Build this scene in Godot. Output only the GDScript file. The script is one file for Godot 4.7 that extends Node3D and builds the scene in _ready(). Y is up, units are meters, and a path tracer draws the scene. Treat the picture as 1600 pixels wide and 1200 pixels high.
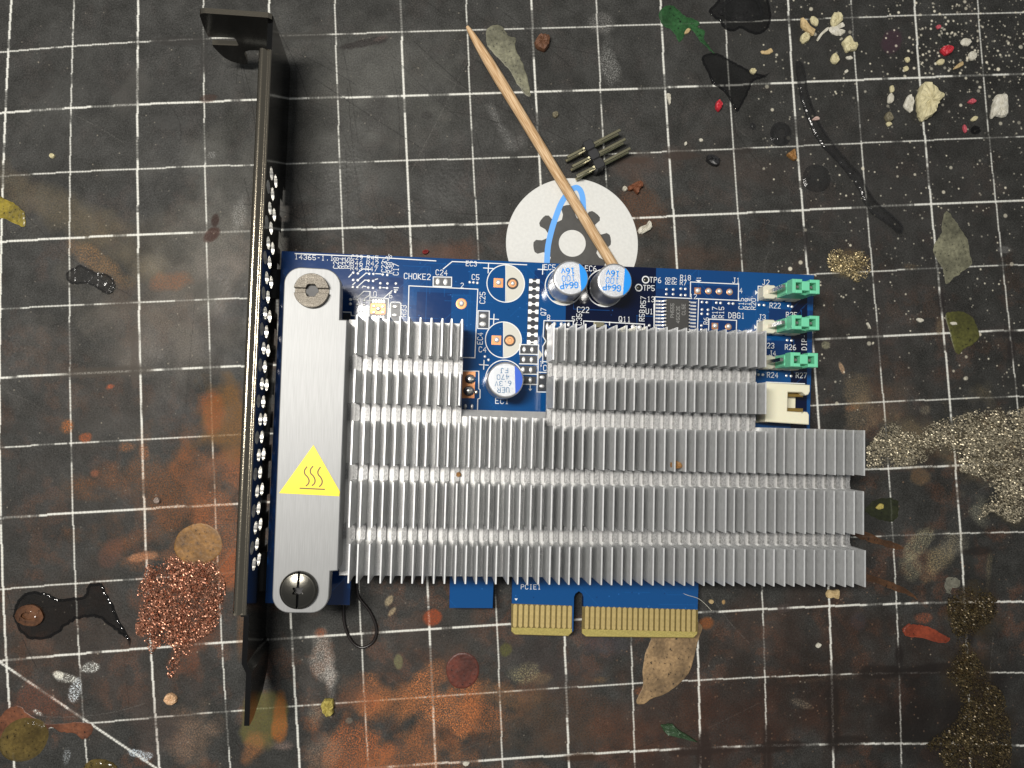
extends Node3D
# A small computer expansion card with a finned heatsink, lying on a worn, paint-stained cutting mat.
# All shapes are written in millimetres and shrunk to metres where meshes are made.

const MM := 0.001
const CARD_X := Vector3(0.99608504, -0.04187565, 0.07785258)   # along the board's long edge
const CARD_Y := Vector3(0.04174833, 0.99912283, 0.00326299)    # out of the component side
const CARD_Z := Vector3(-0.07792093, 0.0, 0.99695954)          # along the board's short edge
const CARD_AT := Vector3(-33.9197, 6.3807, -32.9011)

var mats := {}
var taken := {}
var rng := RandomNumberGenerator.new()
var ink_step := 0

func _ready():
	rng.seed = 77
	# --- camera
	var cam := Camera3D.new()
	cam.name = "camera"
	cam.fov = 54.906
	cam.near = 0.01
	cam.far = 5.0
	cam.transform = Transform3D(Basis(Vector3(0.9976579, 0.0449116, 0.0515911), Vector3(0.0491648, 0.0535484, -0.9973542), Vector3(-0.0475553, 0.9975548, 0.0512149)), Vector3(0, 0.139889, 0))
	add_child(cam)
	cam.current = true
	# --- room light
	var we := WorldEnvironment.new()
	we.name = "world"
	var env := Environment.new()
	env.background_mode = Environment.BG_COLOR
	env.background_color = Color(0.235, 0.24, 0.247).linear_to_srgb()
	env.tonemap_mode = Environment.TONE_MAPPER_LINEAR
	env.tonemap_exposure = 1.0
	env.sdfgi_enabled = true
	env.ssao_enabled = true
	env.ssil_enabled = true
	we.environment = env
	add_child(we)
	var lamp := AreaLight3D.new()
	lamp.name = "desk_lamp_light"
	lamp.area_size = Vector2(0.11, 0.03)
	lamp.light_energy = 0.118
	lamp.light_color = Color(1.0, 0.98, 0.95)
	lamp.shadow_enabled = true
	add_child(lamp)
	lamp.look_at_from_position(Vector3(-0.076, 0.29, -0.05), Vector3(-0.02, 0.0, -0.02), Vector3.FORWARD)

	make_materials()
	build_mat()
	build_card()
	build_small_things()
	build_paint()


# ---------------------------------------------------------------- helpers

func pts(a: Array) -> PackedVector2Array:
	var p := PackedVector2Array()
	for k in range(0, a.size() - 1, 2):
		p.append(Vector2(a[k], a[k + 1]))
	return p

func begin() -> SurfaceTool:
	var st := SurfaceTool.new()
	st.begin(Mesh.PRIMITIVE_TRIANGLES)
	return st

func numbered(parent: Node, called: String) -> String:
	var key := str(parent.get_instance_id()) + called
	var n: int = taken.get(key, 0)
	taken[key] = n + 1
	return called if n == 0 else "%s_%03d" % [called, n]

func put_mesh(mesh: Mesh, called: String, m: Material, parent: Node) -> MeshInstance3D:
	var o := MeshInstance3D.new()
	o.name = numbered(parent, called)
	o.mesh = mesh
	o.material_override = m
	parent.add_child(o, true)
	return o

func done(st: SurfaceTool, called: String, m: Material, parent: Node) -> MeshInstance3D:
	return put_mesh(st.commit(), called, m, parent)

func node(called: String, parent: Node) -> Node3D:
	var o := Node3D.new()
	o.name = numbered(parent, called)
	parent.add_child(o, true)
	return o

func tag(o: Node, label: String, category: String, group := "") -> void:
	o.set_meta("label", label)
	o.set_meta("category", category)
	if group != "":
		o.set_meta("group", group)

func hint_tri(st: SurfaceTool, a: Vector3, b: Vector3, c: Vector3, out: Vector3) -> void:
	var n := (a - c).cross(a - b)
	if n.length_squared() < 1e-12:
		return
	if n.dot(out) < 0.0:
		var t := b
		b = c
		c = t
		n = -n
	n = n.normalized()
	for v in [a, b, c]:
		st.set_normal(n)
		st.add_vertex(v * MM)

func hint_quad(st: SurfaceTool, a: Vector3, b: Vector3, c: Vector3, d: Vector3, out: Vector3) -> void:
	hint_tri(st, a, b, c, out)
	hint_tri(st, a, c, d, out)

# a triangle with its own smooth normals
func soft_tri(st: SurfaceTool, a: Vector3, b: Vector3, c: Vector3, na: Vector3, nb: Vector3, nc: Vector3) -> void:
	var n := (a - c).cross(a - b)
	if n.length_squared() < 1e-13:
		return
	if n.dot(na + nb + nc) < 0.0:
		var t := b
		b = c
		c = t
		t = nb
		nb = nc
		nc = t
	st.set_normal(na)
	st.add_vertex(a * MM)
	st.set_normal(nb)
	st.add_vertex(b * MM)
	st.set_normal(nc)
	st.add_vertex(c * MM)

func clean(p: PackedVector2Array) -> PackedVector2Array:
	var q := PackedVector2Array()
	for v in p:
		if q.is_empty() or q[q.size() - 1].distance_to(v) > 0.001:
			q.append(v)
	if q.size() > 1 and q[0].distance_to(q[q.size() - 1]) < 0.001:
		q.remove_at(q.size() - 1)
	var area := 0.0
	for k in q.size():
		area += q[k].cross(q[(k + 1) % q.size()])
	if area < 0.0:
		q.reverse()
	return q

# outline moved inwards by d (outline runs with positive area)
func inset(p: PackedVector2Array, d: float) -> PackedVector2Array:
	var q := PackedVector2Array()
	var n := p.size()
	for k in n:
		var e0 := (p[k] - p[(k + n - 1) % n]).normalized()
		var e1 := (p[(k + 1) % n] - p[k]).normalized()
		var n0 := Vector2(-e0.y, e0.x)
		var n1 := Vector2(-e1.y, e1.x)
		var m := n0 + n1
		var s := m.length_squared()
		if s < 0.2:
			m = n0
			s = 1.0
			q.append(p[k] + m * d)
		else:
			q.append(p[k] + m * (2.0 * d / s))
	return q

func lift(p: Vector2, h: float) -> Vector3:
	return Vector3(p.x, h, p.y)

# upright prism on an outline in the x-z plane, from h0 up to h1, top edge bevelled
func prism(st: SurfaceTool, outline: PackedVector2Array, h0: float, h1: float, bevel := 0.0, bottom := true) -> void:
	var p := clean(outline)
	var n := p.size()
	var top := p if bevel <= 0.0 else inset(p, bevel)
	var hm := h1 - bevel
	for k in n:
		var j := (k + 1) % n
		var e := p[j] - p[k]
		var out := Vector3(e.y, 0, -e.x)
		hint_quad(st, lift(p[k], h0), lift(p[j], h0), lift(p[j], hm), lift(p[k], hm), out)
		if bevel > 0.0:
			hint_quad(st, lift(p[k], hm), lift(p[j], hm), lift(top[j], h1), lift(top[k], h1), out.normalized() + Vector3.UP)
	var t := Geometry2D.triangulate_polygon(top)
	for k in range(0, t.size(), 3):
		hint_tri(st, lift(top[t[k]], h1), lift(top[t[k + 1]], h1), lift(top[t[k + 2]], h1), Vector3.UP)
	if bottom:
		t = Geometry2D.triangulate_polygon(p)
		for k in range(0, t.size(), 3):
			hint_tri(st, lift(p[t[k]], h0), lift(p[t[k + 1]], h0), lift(p[t[k + 2]], h0), Vector3.DOWN)

func rect(x0: float, z0: float, x1: float, z1: float) -> PackedVector2Array:
	return PackedVector2Array([Vector2(x0, z0), Vector2(x1, z0), Vector2(x1, z1), Vector2(x0, z1)])

func box(st: SurfaceTool, x0: float, x1: float, z0: float, z1: float, h0: float, h1: float, bevel := 0.0) -> void:
	prism(st, rect(x0, z0, x1, z1), h0, h1, bevel)

func circle(c: Vector2, r: float, n := 40, from := 0.0, to := TAU) -> PackedVector2Array:
	var p := PackedVector2Array()
	var full := absf(to - from - TAU) < 0.001
	for k in (n if full else n + 1):
		var a := lerpf(from, to, float(k) / n)
		p.append(c + Vector2(cos(a), sin(a)) * r)
	return p

# a closed circle for a printed ring
func ringed(c: Vector2, r: float) -> PackedVector2Array:
	var p := circle(c, r, 40)
	p.append(p[0])
	return p

# rounded rectangle
func round_rect(x0: float, z0: float, x1: float, z1: float, r: float) -> PackedVector2Array:
	var p := PackedVector2Array()
	p.append_array(circle(Vector2(x1 - r, z1 - r), r, 6, 0, PI / 2))
	p.append_array(circle(Vector2(x0 + r, z1 - r), r, 6, PI / 2, PI))
	p.append_array(circle(Vector2(x0 + r, z0 + r), r, 6, PI, PI * 1.5))
	p.append_array(circle(Vector2(x1 - r, z0 + r), r, 6, PI * 1.5, TAU))
	return p

# profile: (radius, height) pairs, turned round the upright axis through c
func lathe(st: SurfaceTool, c: Vector2, profile: PackedVector2Array, n := 40) -> void:
	for i in profile.size() - 1:
		var a := profile[i]
		var b := profile[i + 1]
		var d := (b - a).normalized()
		var nr := Vector2(d.y, -d.x)
		for k in n:
			var t0 := TAU * k / n
			var t1 := TAU * (k + 1) / n
			var d0 := Vector3(cos(t0), 0, sin(t0))
			var d1 := Vector3(cos(t1), 0, sin(t1))
			var n0 := d0 * nr.x + Vector3.UP * nr.y
			var n1 := d1 * nr.x + Vector3.UP * nr.y
			var o := lift(c, 0)
			var p00 := o + d0 * a.x + Vector3.UP * a.y
			var p01 := o + d1 * a.x + Vector3.UP * a.y
			var p10 := o + d0 * b.x + Vector3.UP * b.y
			var p11 := o + d1 * b.x + Vector3.UP * b.y
			soft_tri(st, p00, p01, p11, n0, n1, n1)
			soft_tri(st, p00, p11, p10, n0, n1, n0)

func spline(p: PackedVector2Array, closed := true, steps := 5) -> PackedVector2Array:
	var q := PackedVector2Array()
	var n := p.size()
	for k in (n if closed else n - 1):
		var a := p[(k + n - 1) % n] if closed else p[maxi(k - 1, 0)]
		var b := p[k]
		var c := p[(k + 1) % n]
		var d := p[(k + 2) % n] if closed else p[mini(k + 2, n - 1)]
		for s in steps:
			q.append(b.cubic_interpolate(c, a, d, float(s) / steps))
	if not closed:
		q.append(p[n - 1])
	return q

func tube(st: SurfaceTool, path: PackedVector3Array, radii: PackedFloat32Array, sides := 12) -> void:
	var n := path.size()
	var far := PackedFloat32Array([0.0])
	for i in range(1, n):
		far.append(far[i - 1] + path[i].distance_to(path[i - 1]))
	var rings := []
	for i in n:
		var d := (path[mini(i + 1, n - 1)] - path[maxi(i - 1, 0)]).normalized()
		var s := d.cross(Vector3.UP).normalized()
		var u := s.cross(d).normalized()
		rings.append([s, u])
	for i in n - 1:
		for k in sides:
			var c := []
			for e in [[i, k], [i, k + 1], [i + 1, k + 1], [i + 1, k]]:
				var a: float = TAU * e[1] / sides
				var nn: Vector3 = rings[e[0]][0] * cos(a) + rings[e[0]][1] * sin(a)
				c.append([path[e[0]] + nn * radii[e[0]], nn])
			var order := [0, 1, 2, 0, 2, 3]
			var f: Vector3 = (c[0][0] - c[2][0]).cross(c[0][0] - c[1][0])
			if f.dot(c[0][1]) < 0.0:
				order = [0, 2, 1, 0, 3, 2]
			for v in order:
				st.set_normal(c[v][1])
				st.set_uv(Vector2((k + (1 if v == 1 or v == 2 else 0)) / float(sides), far[i + (1 if v > 1 else 0)] / 60.0))
				st.add_vertex(c[v][0] * MM)
	for e in [0, n - 1]:
		var out: Vector3 = path[0] - path[1] if e == 0 else path[n - 1] - path[n - 2]
		for k in sides:
			var a0: float = TAU * k / sides
			var a1: float = TAU * (k + 1) / sides
			hint_tri(st, path[e], path[e] + (rings[e][0] * cos(a0) + rings[e][1] * sin(a0)) * radii[e], path[e] + (rings[e][0] * cos(a1) + rings[e][1] * sin(a1)) * radii[e], out)

# a printed line of ink: flat ribbon with mitred corners; every line lies a hair above the last
func ink(st: SurfaceTool, p: PackedVector2Array, width: float, h: float) -> void:
	ink_step = (ink_step + 1) % 14
	var y := h + ink_step * 0.003
	var n := p.size()
	var closed := n > 2 and p[0].distance_to(p[n - 1]) < 0.001
	var l := PackedVector2Array()
	var r := PackedVector2Array()
	for k in n:
		var a := p[k - 1] if k > 0 else (p[n - 2] if closed else p[k])
		var b := p[k + 1] if k < n - 1 else (p[1] if closed else p[k])
		var d0 := (p[k] - a).normalized() if a != p[k] else (b - p[k]).normalized()
		var d1 := (b - p[k]).normalized() if b != p[k] else d0
		var m := Vector2(-d0.y, d0.x) + Vector2(-d1.y, d1.x)
		var s := maxf(m.length_squared(), 0.8)
		m = m * (width / s)
		var q := p[k]
		if not closed and k == 0:
			q -= d1 * width * 0.4
		if not closed and k == n - 1:
			q += d0 * width * 0.4
		l.append(q + m)
		r.append(q - m)
	for k in n - 1:
		hint_quad(st, lift(l[k], y), lift(l[k + 1], y), lift(r[k + 1], y), lift(r[k], y), Vector3.UP)

const GLYPHS := {
	"0": "10 30 41 45 36 16 05 01 10", "1": "11 20 26|16 36", "2": "01 10 30 41 42 06 46", "3": "01 10 30 41 42 33 44 45 36 16 05|33 23", "4": "36 30 04 44", "5": "40 00 03 33 44 45 36 16 05",
	"6": "30 11 03 05 16 36 45 44 33 13 04", "7": "00 40 16", "8": "13 02 01 10 30 41 42 33 13 04 05 16 36 45 44 33", "9": "16 35 43 41 30 10 01 02 13 33 42", "A": "06 02 20 42 46|04 44",
	"B": "00 06 36 45 44 33 03|00 30 41 42 33", "C": "41 30 10 01 05 16 36 45", "D": "00 06 26 44 42 20 00", "E": "40 00 06 46|03 33", "F": "40 00 06|03 33", "G": "41 30 10 01 05 16 36 45 43 23",
	"H": "00 06|40 46|03 43", "I": "10 30|20 26|16 36", "J": "20 40|30 35 26 16 05", "K": "00 06|40 03 46", "L": "00 06 46", "O": "10 30 41 45 36 16 05 01 10", "P": "06 00 30 41 42 33 03",
	"Q": "10 30 41 45 36 16 05 01 10|24 46", "R": "06 00 30 41 42 33 03|23 46", "T": "00 40|20 26", "U": "00 05 16 36 45 40", "V": "00 26 40", "v": "02 26 42", "-": "13 33", ".": "25 26", "p": "06 00 30 41 42 33 03",
}

# strokes of a word, centred on (u, v), letters h high, turned by turn degrees
func word(st: SurfaceTool, text: String, u: float, v: float, h: float, turn := 0.0, level := 0.02, weight := 0.115, wide := 0.0) -> void:
	var a := deg_to_rad(turn)
	var along := Vector2(cos(a), -sin(a))
	var down := Vector2(sin(a), cos(a))
	if wide <= 0.0:
		wide = 0.95 if h < 0.86 else 0.82
	var step := h * wide
	var x := -step * (text.length() - 1) / 2.0
	for ch in text:
		if GLYPHS.has(ch):
			for stroke in GLYPHS[ch].split("|"):
				var p := PackedVector2Array()
				for c in stroke.split(" "):
					p.append(Vector2(u, v) + along * (x + (int(c[0]) - 2.0) * h * wide * 0.165) + down * ((int(c[1]) - 3.0) * h / 6.0))
				ink(st, p, h * weight, level)
		x += step

func noise_tex(freq: float, size := 512, seed_ := 1, low := Color(0, 0, 0), high := Color(1, 1, 1), octaves := 4, kind := FastNoiseLite.TYPE_SIMPLEX_SMOOTH) -> ImageTexture:
	var f := FastNoiseLite.new()
	f.seed = seed_
	f.noise_type = kind
	f.frequency = freq
	f.fractal_octaves = octaves
	var im := f.get_seamless_image(size, size)
	im.convert(Image.FORMAT_RGB8)
	var d := im.get_data()
	var lut := PackedByteArray()
	for k in 256:
		var c := low.lerp(high, k / 255.0)
		lut.append(int(c.r * 255))
		lut.append(int(c.g * 255))
		lut.append(int(c.b * 255))
	for k in range(0, d.size(), 3):
		var s := d[k] * 3
		d[k] = lut[s]
		d[k + 1] = lut[s + 1]
		d[k + 2] = lut[s + 2]
	return ImageTexture.create_from_image(Image.create_from_data(size, size, false, Image.FORMAT_RGB8, d))

# mottled paint with small dark flecks where it has worn through
func spotty_tex(seed_: int) -> ImageTexture:
	var a := FastNoiseLite.new()
	a.seed = seed_
	a.frequency = 0.012
	a.fractal_octaves = 5
	var b := FastNoiseLite.new()
	b.seed = seed_ + 50
	b.frequency = 0.09
	b.fractal_octaves = 3
	var ia := a.get_seamless_image(256, 256)
	var ib := b.get_seamless_image(256, 256)
	ia.convert(Image.FORMAT_L8)
	ib.convert(Image.FORMAT_L8)
	var da := ia.get_data()
	var db := ib.get_data()
	for k in da.size():
		var t := 0.6 + 0.4 * da[k] / 255.0
		if db[k] < 38 + (da[k] >> 4):
			t *= 0.4
		elif db[k] > 150:
			t = minf(1.0, t * 1.12)
		da[k] = int(t * 255.0)
	return ImageTexture.create_from_image(Image.create_from_data(256, 256, false, Image.FORMAT_L8, da))

func material(called: String, color: Color, rough: float, metal := 0.0, spec := 0.5) -> StandardMaterial3D:
	var m := StandardMaterial3D.new()
	m.resource_name = called
	m.albedo_color = color.linear_to_srgb()
	m.roughness = rough
	m.metallic = metal
	m.metallic_specular = spec
	mats[called] = m
	return m

func grainy(m: StandardMaterial3D, tex: Texture2D, per_mm: Vector3, bump: float, albedo: Texture2D = null) -> void:
	m.uv1_triplanar = true
	m.uv1_scale = per_mm / MM
	if bump > 0.0:
		m.heightmap_enabled = true
		m.heightmap_texture = tex
		m.heightmap_scale = bump * 0.1   # millimetres to centimetres
	if albedo:
		m.albedo_texture = albedo

func make_materials() -> void:
	var fine := noise_tex(0.06, 512, 3)
	var mid := noise_tex(0.02, 512, 4)
	var tone := noise_tex(0.03, 256, 5, Color(0.86, 0.86, 0.86), Color(1, 1, 1))
	var metal_tone := noise_tex(0.05, 256, 6, Color(0.9, 0.9, 0.9), Color(1, 1, 1))
	var m := material("brushed_aluminium", Color(0.275, 0.28, 0.28), 0.5, 0.4)
	grainy(m, fine, Vector3(0.5, 0.02, 0.02), 0.004, metal_tone)
	m.uv1_scale = Vector3(0.5, 0.02, 0.012) / MM
	m = material("fin_aluminium", Color(0.71, 0.72, 0.72), 0.42, 0.5)
	grainy(m, fine, Vector3(0.05, 0.05, 0.05), 0.004, metal_tone)
	for e in [["fin_bright", 1.07], ["fin_dull", 0.93]]:
		mats[e[0]] = m.duplicate()
		mats[e[0]].resource_name = e[0]
		mats[e[0]].albedo_color = Color(0.71 * e[1], 0.72 * e[1], 0.72 * e[1]).linear_to_srgb()
	m = material("milled_aluminium", Color(0.62, 0.62, 0.61), 0.46, 0.5)
	grainy(m, fine, Vector3(0.12, 0.02, 0.3), 0.012, metal_tone)
	m = material("milled_root", Color(0.5, 0.5, 0.495), 0.42, 0.5)
	grainy(m, fine, Vector3(0.3, 0.05, 0.12), 0.03, noise_tex(0.06, 256, 60, Color(0.6, 0.6, 0.6), Color(1, 1, 1)))
	m = material("black_nickel", Color(0.05, 0.049, 0.047), 0.13, 1.0)
	grainy(m, fine, Vector3(0.06, 0.06, 0.06), 0.003)
	m = material("glint_nickel", Color(0.75, 0.74, 0.7), 0.3, 0.6)  # brighter copy of the bracket metal, lamp glint put into its colour
	m = material("black_nickel_edge", Color(0.27, 0.24, 0.185), 0.2, 1.0)
	grainy(m, fine, Vector3(0.15, 0.15, 0.15), 0.012)
	m = material("sintered_steel", Color(0.42, 0.39, 0.34), 0.5, 0.8)
	grainy(m, fine, Vector3(0.22, 0.22, 0.22), 0.05, noise_tex(0.09, 256, 7, Color(0.55, 0.53, 0.5), Color(1, 1, 1)))
	m = material("dark_steel", Color(0.11, 0.105, 0.09), 0.24, 1.0)
	grainy(m, mid, Vector3(0.08, 0.08, 0.08), 0.01)
	m = material("gold", Color(0.78, 0.6, 0.25), 0.36, 0.6)
	grainy(m, fine, Vector3(0.1, 0.1, 0.1), 0.006, tone)
	m = material("gold_bevel", Color(0.52, 0.43, 0.13), 0.5, 0.3)
	grainy(m, fine, Vector3(0.25, 0.25, 0.25), 0.08, tone)
	m = material("gold_substrate", Color(0.17, 0.125, 0.035), 0.5, 0.3)
	grainy(m, fine, Vector3(0.2, 0.2, 0.2), 0.02, tone)
	m = material("solder", Color(0.86, 0.86, 0.84), 0.34, 0.6)
	material("copper", Color(0.55, 0.24, 0.1), 0.4, 0.6)
	m = material("copper_ring", Color(0.6, 0.3, 0.14), 0.35, 0.6)
	m = material("ink", Color(0.72, 0.74, 0.74), 0.6)
	m = material("ink_fill", Color(0.55, 0.54, 0.48), 0.65)
	m = material("black_mask", Color(0.012, 0.016, 0.024), 0.35)
	m = material("chip_black", Color(0.035, 0.034, 0.032), 0.55)
	grainy(m, fine, Vector3(0.15, 0.15, 0.15), 0.02)
	m = material("chip_print", Color(0.27, 0.27, 0.26), 0.6)
	m = material("can_aluminium", Color(0.7, 0.7, 0.7), 0.3, 0.9)
	grainy(m, fine, Vector3(0.12, 0.12, 0.12), 0.01)
	m = material("can_top", Color(0.5, 0.52, 0.55), 0.42, 0.4)
	grainy(m, fine, Vector3(0.2, 0.2, 0.2), 0.04)
	material("print_sky", Color(0.0, 0.24, 0.72), 0.4)
	material("print_royal", Color(0.0, 0.075, 0.5), 0.4)
	material("print_navy", Color(0.0, 0.11, 0.26), 0.5)
	m = material("rubber_and_hole_shade", Color(0.015, 0.015, 0.016), 0.5)
	m = material("white_nylon", Color(0.66, 0.62, 0.5), 0.45)
	m.subsurf_scatter_enabled = true
	m.subsurf_scatter_strength = 0.05
	m = material("cream_nylon", Color(0.74, 0.70, 0.53), 0.42)
	m.subsurf_scatter_enabled = true
	m.subsurf_scatter_strength = 0.05
	m = material("green_plastic", Color(0.15, 0.56, 0.34), 0.42)
	m = material("pin_metal", Color(0.62, 0.6, 0.55), 0.25, 1.0)
	m = material("pin_gold", Color(0.5, 0.46, 0.3), 0.25, 1.0)
	m = material("brass_pin", Color(0.42, 0.28, 0.08), 0.35, 0.8)
	m = material("yellow_label", Color(0.88, 0.68, 0.0), 0.42)
	m = material("label_print", Color(0.13, 0.07, 0.012), 0.5)
	m = material("black_plastic", Color(0.02, 0.02, 0.021), 0.38)
	m = material("wood", Color(0.76, 0.59, 0.39), 0.62, 0.0, 0.3)
	m.albedo_texture = noise_tex(0.035, 512, 9, Color(0.68, 0.58, 0.46), Color(1, 1, 1))
	m.uv1_scale = Vector3(1.0, 0.6, 1)
	m.heightmap_enabled = true
	m.heightmap_texture = m.albedo_texture
	m.heightmap_scale = 0.006
	m = material("sticker_white", Color(0.62, 0.625, 0.6), 0.62)
	grainy(m, fine, Vector3(0.06, 0.06, 0.06), 0.01, noise_tex(0.08, 256, 10, Color(0.95, 0.95, 0.95), Color(1, 1, 1)))
	m = material("sticker_grey", Color(0.055, 0.054, 0.05), 0.6)
	grainy(m, fine, Vector3(0.06, 0.06, 0.06), 0.01, tone)
	material("sticker_blue", Color(0.1, 0.34, 0.78), 0.6)
	material("black_wire", Color(0.012, 0.009, 0.008), 0.3)
	# paints and crumbs on the mat
	var crumbly := noise_tex(0.03, 256, 11, Color(0.75, 0.74, 0.7), Color(1, 1, 1))
	for e in [["cream_paint", Color(0.72, 0.66, 0.42), 0.7], ["white_paint", Color(0.72, 0.7, 0.62), 0.7], ["tan_paint", Color(0.62, 0.47, 0.25), 0.7], ["red_paint", Color(0.62, 0.03, 0.05), 0.5], ["pink_paint", Color(0.6, 0.1, 0.14), 0.6],
		["rust_crumb", Color(0.2, 0.07, 0.03), 0.75], ["brown_crumb", Color(0.16, 0.07, 0.035), 0.7], ["orange_crumb", Color(0.34, 0.17, 0.05), 0.6], ["grey_seed", Color(0.2, 0.18, 0.12), 0.6], ["yellow_paint", Color(0.5, 0.42, 0.11), 0.65],
		["peach_bead", Color(0.78, 0.5, 0.3), 0.45], ["green_leaf", Color(0.05, 0.1, 0.05), 0.4], ["pale_pink", Color(0.66, 0.48, 0.44), 0.6], ["grey_pink", Color(0.42, 0.34, 0.31), 0.6], ["dark_red", Color(0.28, 0.03, 0.03), 0.6]]:
		m = material(e[0], e[1], e[2])
		grainy(m, fine, Vector3(0.1, 0.1, 0.1), 0.08, crumbly)
	for e in [["khaki_film", Color(0.22, 0.215, 0.14), 0.5], ["tan_film", Color(0.36, 0.235, 0.115), 0.55], ["olive_film", Color(0.10, 0.10, 0.022), 0.35], ["green_film", Color(0.03, 0.115, 0.035), 0.25], ["red_brown_film", Color(0.15, 0.035, 0.02), 0.45],
		["black_gloss", Color(0.006, 0.006, 0.006), 0.07], ["grey_gloss", Color(0.03, 0.03, 0.03), 0.12], ["olive_gloss", Color(0.14, 0.1, 0.028), 0.14], ["yellow_olive", Color(0.26, 0.2, 0.02), 0.35], ["orange_brown", Color(0.17, 0.06, 0.026), 0.4],
		["ochre_film", Color(0.3, 0.145, 0.03), 0.5], ["scarlet_brown", Color(0.24, 0.045, 0.018), 0.25], ["rust_streak", Color(0.12, 0.055, 0.022), 0.4], ["dark_olive", Color(0.035, 0.042, 0.014), 0.35], ["brown_gloss", Color(0.13, 0.06, 0.03), 0.12],
		["grey_film", Color(0.2, 0.195, 0.15), 0.55]]:
		m = material(e[0], e[1], e[2])
		grainy(m, mid, Vector3(0.05, 0.05, 0.05), 0.14 if e[2] < 0.2 else 0.06, spotty_tex(12 + mats.size()))
	for e in [["green_film", 0.82], ["tan_film", 0.93], ["ochre_film", 0.85], ["dark_olive", 0.75], ["grey_film", 0.8], ["black_gloss", 0.5], ["grey_gloss", 0.4], ["olive_gloss", 0.85], ["red_brown_film", 0.85], ["rust_streak", 0.8], ["khaki_film", 0.93]]:
		mats[e[0]].transparency = BaseMaterial3D.TRANSPARENCY_ALPHA
		mats[e[0]].albedo_color.a = e[1]
	m = material("copper_glitter", Color(0.46, 0.235, 0.155), 0.36, 0.7)
	m = material("gold_glitter", Color(0.36, 0.31, 0.2), 0.4, 0.6)
	m = material("pale_glitter", Color(0.5, 0.42, 0.24), 0.4, 0.6)
	m = material("bronze_glitter", Color.WHITE, 0.34, 0.5)
	for e in ["copper_glitter", "gold_glitter", "bronze_glitter", "pale_glitter"]:
		mats[e].albedo_color = Color.WHITE
		mats[e].vertex_color_use_as_albedo = true

# ---------------------------------------------------------------- the mat

const MAT_W := 2048
const MAT_H := 1638
const MAT_X := -112.502      # left edge of the printed field on the mat, mm
const MAT_Z := -101.952
const PX := 8.063            # texels per mm

var art: PackedByteArray     # colour, three bytes a texel
var n_low: PackedByteArray
var n_fine: PackedByteArray

func bytes_of(freq: float, seed_: int, octaves := 4, kind := FastNoiseLite.TYPE_SIMPLEX_SMOOTH) -> PackedByteArray:
	var f := FastNoiseLite.new()
	f.seed = seed_
	f.noise_type = kind
	f.frequency = freq
	f.fractal_octaves = octaves
	var im := f.get_seamless_image(512, 512)
	im.convert(Image.FORMAT_L8)
	return im.get_data()

func dab(ix: int, iy: int, c: Color, a: float) -> void:
	if a <= 0.0 or iy < 0 or iy >= MAT_H:
		return
	ix = posmod(ix, MAT_W)
	var k := (iy * MAT_W + ix) * 3
	art[k] = int(lerpf(art[k], c.r8, a))
	art[k + 1] = int(lerpf(art[k + 1], c.g8, a))
	art[k + 2] = int(lerpf(art[k + 2], c.b8, a))

func dot(x: float, z: float, r: float, c: Color, a: float) -> void:
	var cx := (x - MAT_X) * PX
	var cy := (z - MAT_Z) * PX
	var rp := r * PX
	for iy in range(int(cy - rp - 1), int(cy + rp + 2)):
		for ix in range(int(cx - rp - 1), int(cx + rp + 2)):
			var d := Vector2(ix + 0.5 - cx, iy + 0.5 - cy).length()
			dab(ix, iy, c, a * clampf(rp - d + 0.5, 0.0, 1.0))

# a worn-in patch of colour: soft, broken edge, grain inside
func stain(x: float, z: float, rx: float, rz: float, turn: float, c: Color, a: float, grain := 0.5, ragged := 0.8, soft := 0.5) -> void:
	var cx := (x - MAT_X) * PX
	var cy := (z - MAT_Z) * PX
	var big := maxf(rx, rz) * PX * 1.35
	var ca := cos(deg_to_rad(turn))
	var sa := sin(deg_to_rad(turn))
	var jump := int(x * 37.0 + z * 91.0) & 511
	for iy in range(maxi(0, int(cy - big)), mini(MAT_H, int(cy + big))):
		for ix in range(int(cx - big), int(cx + big)):
			var dx := (ix - cx) / PX
			var dy := (iy - cy) / PX
			var u := (dx * ca + dy * sa) / rx
			var v := (dy * ca - dx * sa) / rz
			var d := sqrt(u * u + v * v)
			if d > 1.4:
				continue
			var q := (((iy + jump) & 511) << 9) | ((ix + jump) & 511)
			var low := n_low[q] / 255.0
			var e := (1.0 - d + (low - 0.5) * ragged) / soft
			if e <= 0.0:
				continue
			var g := 1.0 - grain + grain * clampf((n_fine[q] / 255.0 - 0.44) * 5.0, 0.0, 1.3)
			dab(ix, iy, c, a * minf(e, 1.0) * g)

# how far the mat's print has stretched from a true grid, mm
func stretch(x: float, z: float) -> Vector2:
	var fx := clampf(minf(x - MAT_X, MAT_X + 254.0 - x) / 14.0, 0.0, 1.0)
	var fz := clampf(minf(z - MAT_Z, MAT_Z + 203.2 - z) / 14.0, 0.0, 1.0)
	x /= 100.0
	z /= 100.0
	var dx := -0.164 + 0.18 * z - 0.986 * z * z - 0.608 * z * z * z + 0.936 * z * z * z * z + x * (0.143 - 1.591 * z - 4.597 * z * z - 3.015 * z * z * z) + x * x * (-0.651 - 0.312 * z + 2.342 * z * z) + x * x * x * (0.94 + 3.005 * z) + 1.303 * x * x * x * x
	var dz := 0.329 - 0.461 * z - 2.584 * z * z - 1.607 * z * z * z + 0.961 * z * z * z * z + x * (0.308 - 0.956 * z + 0.363 * z * z + 3.163 * z * z * z) + x * x * (-1.103 + 2.213 * z + 4.527 * z * z) + x * x * x * (-0.369 + 1.591 * z) + 1.215 * x * x * x * x
	return Vector2(dx, dz) * fx * fz

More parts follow.
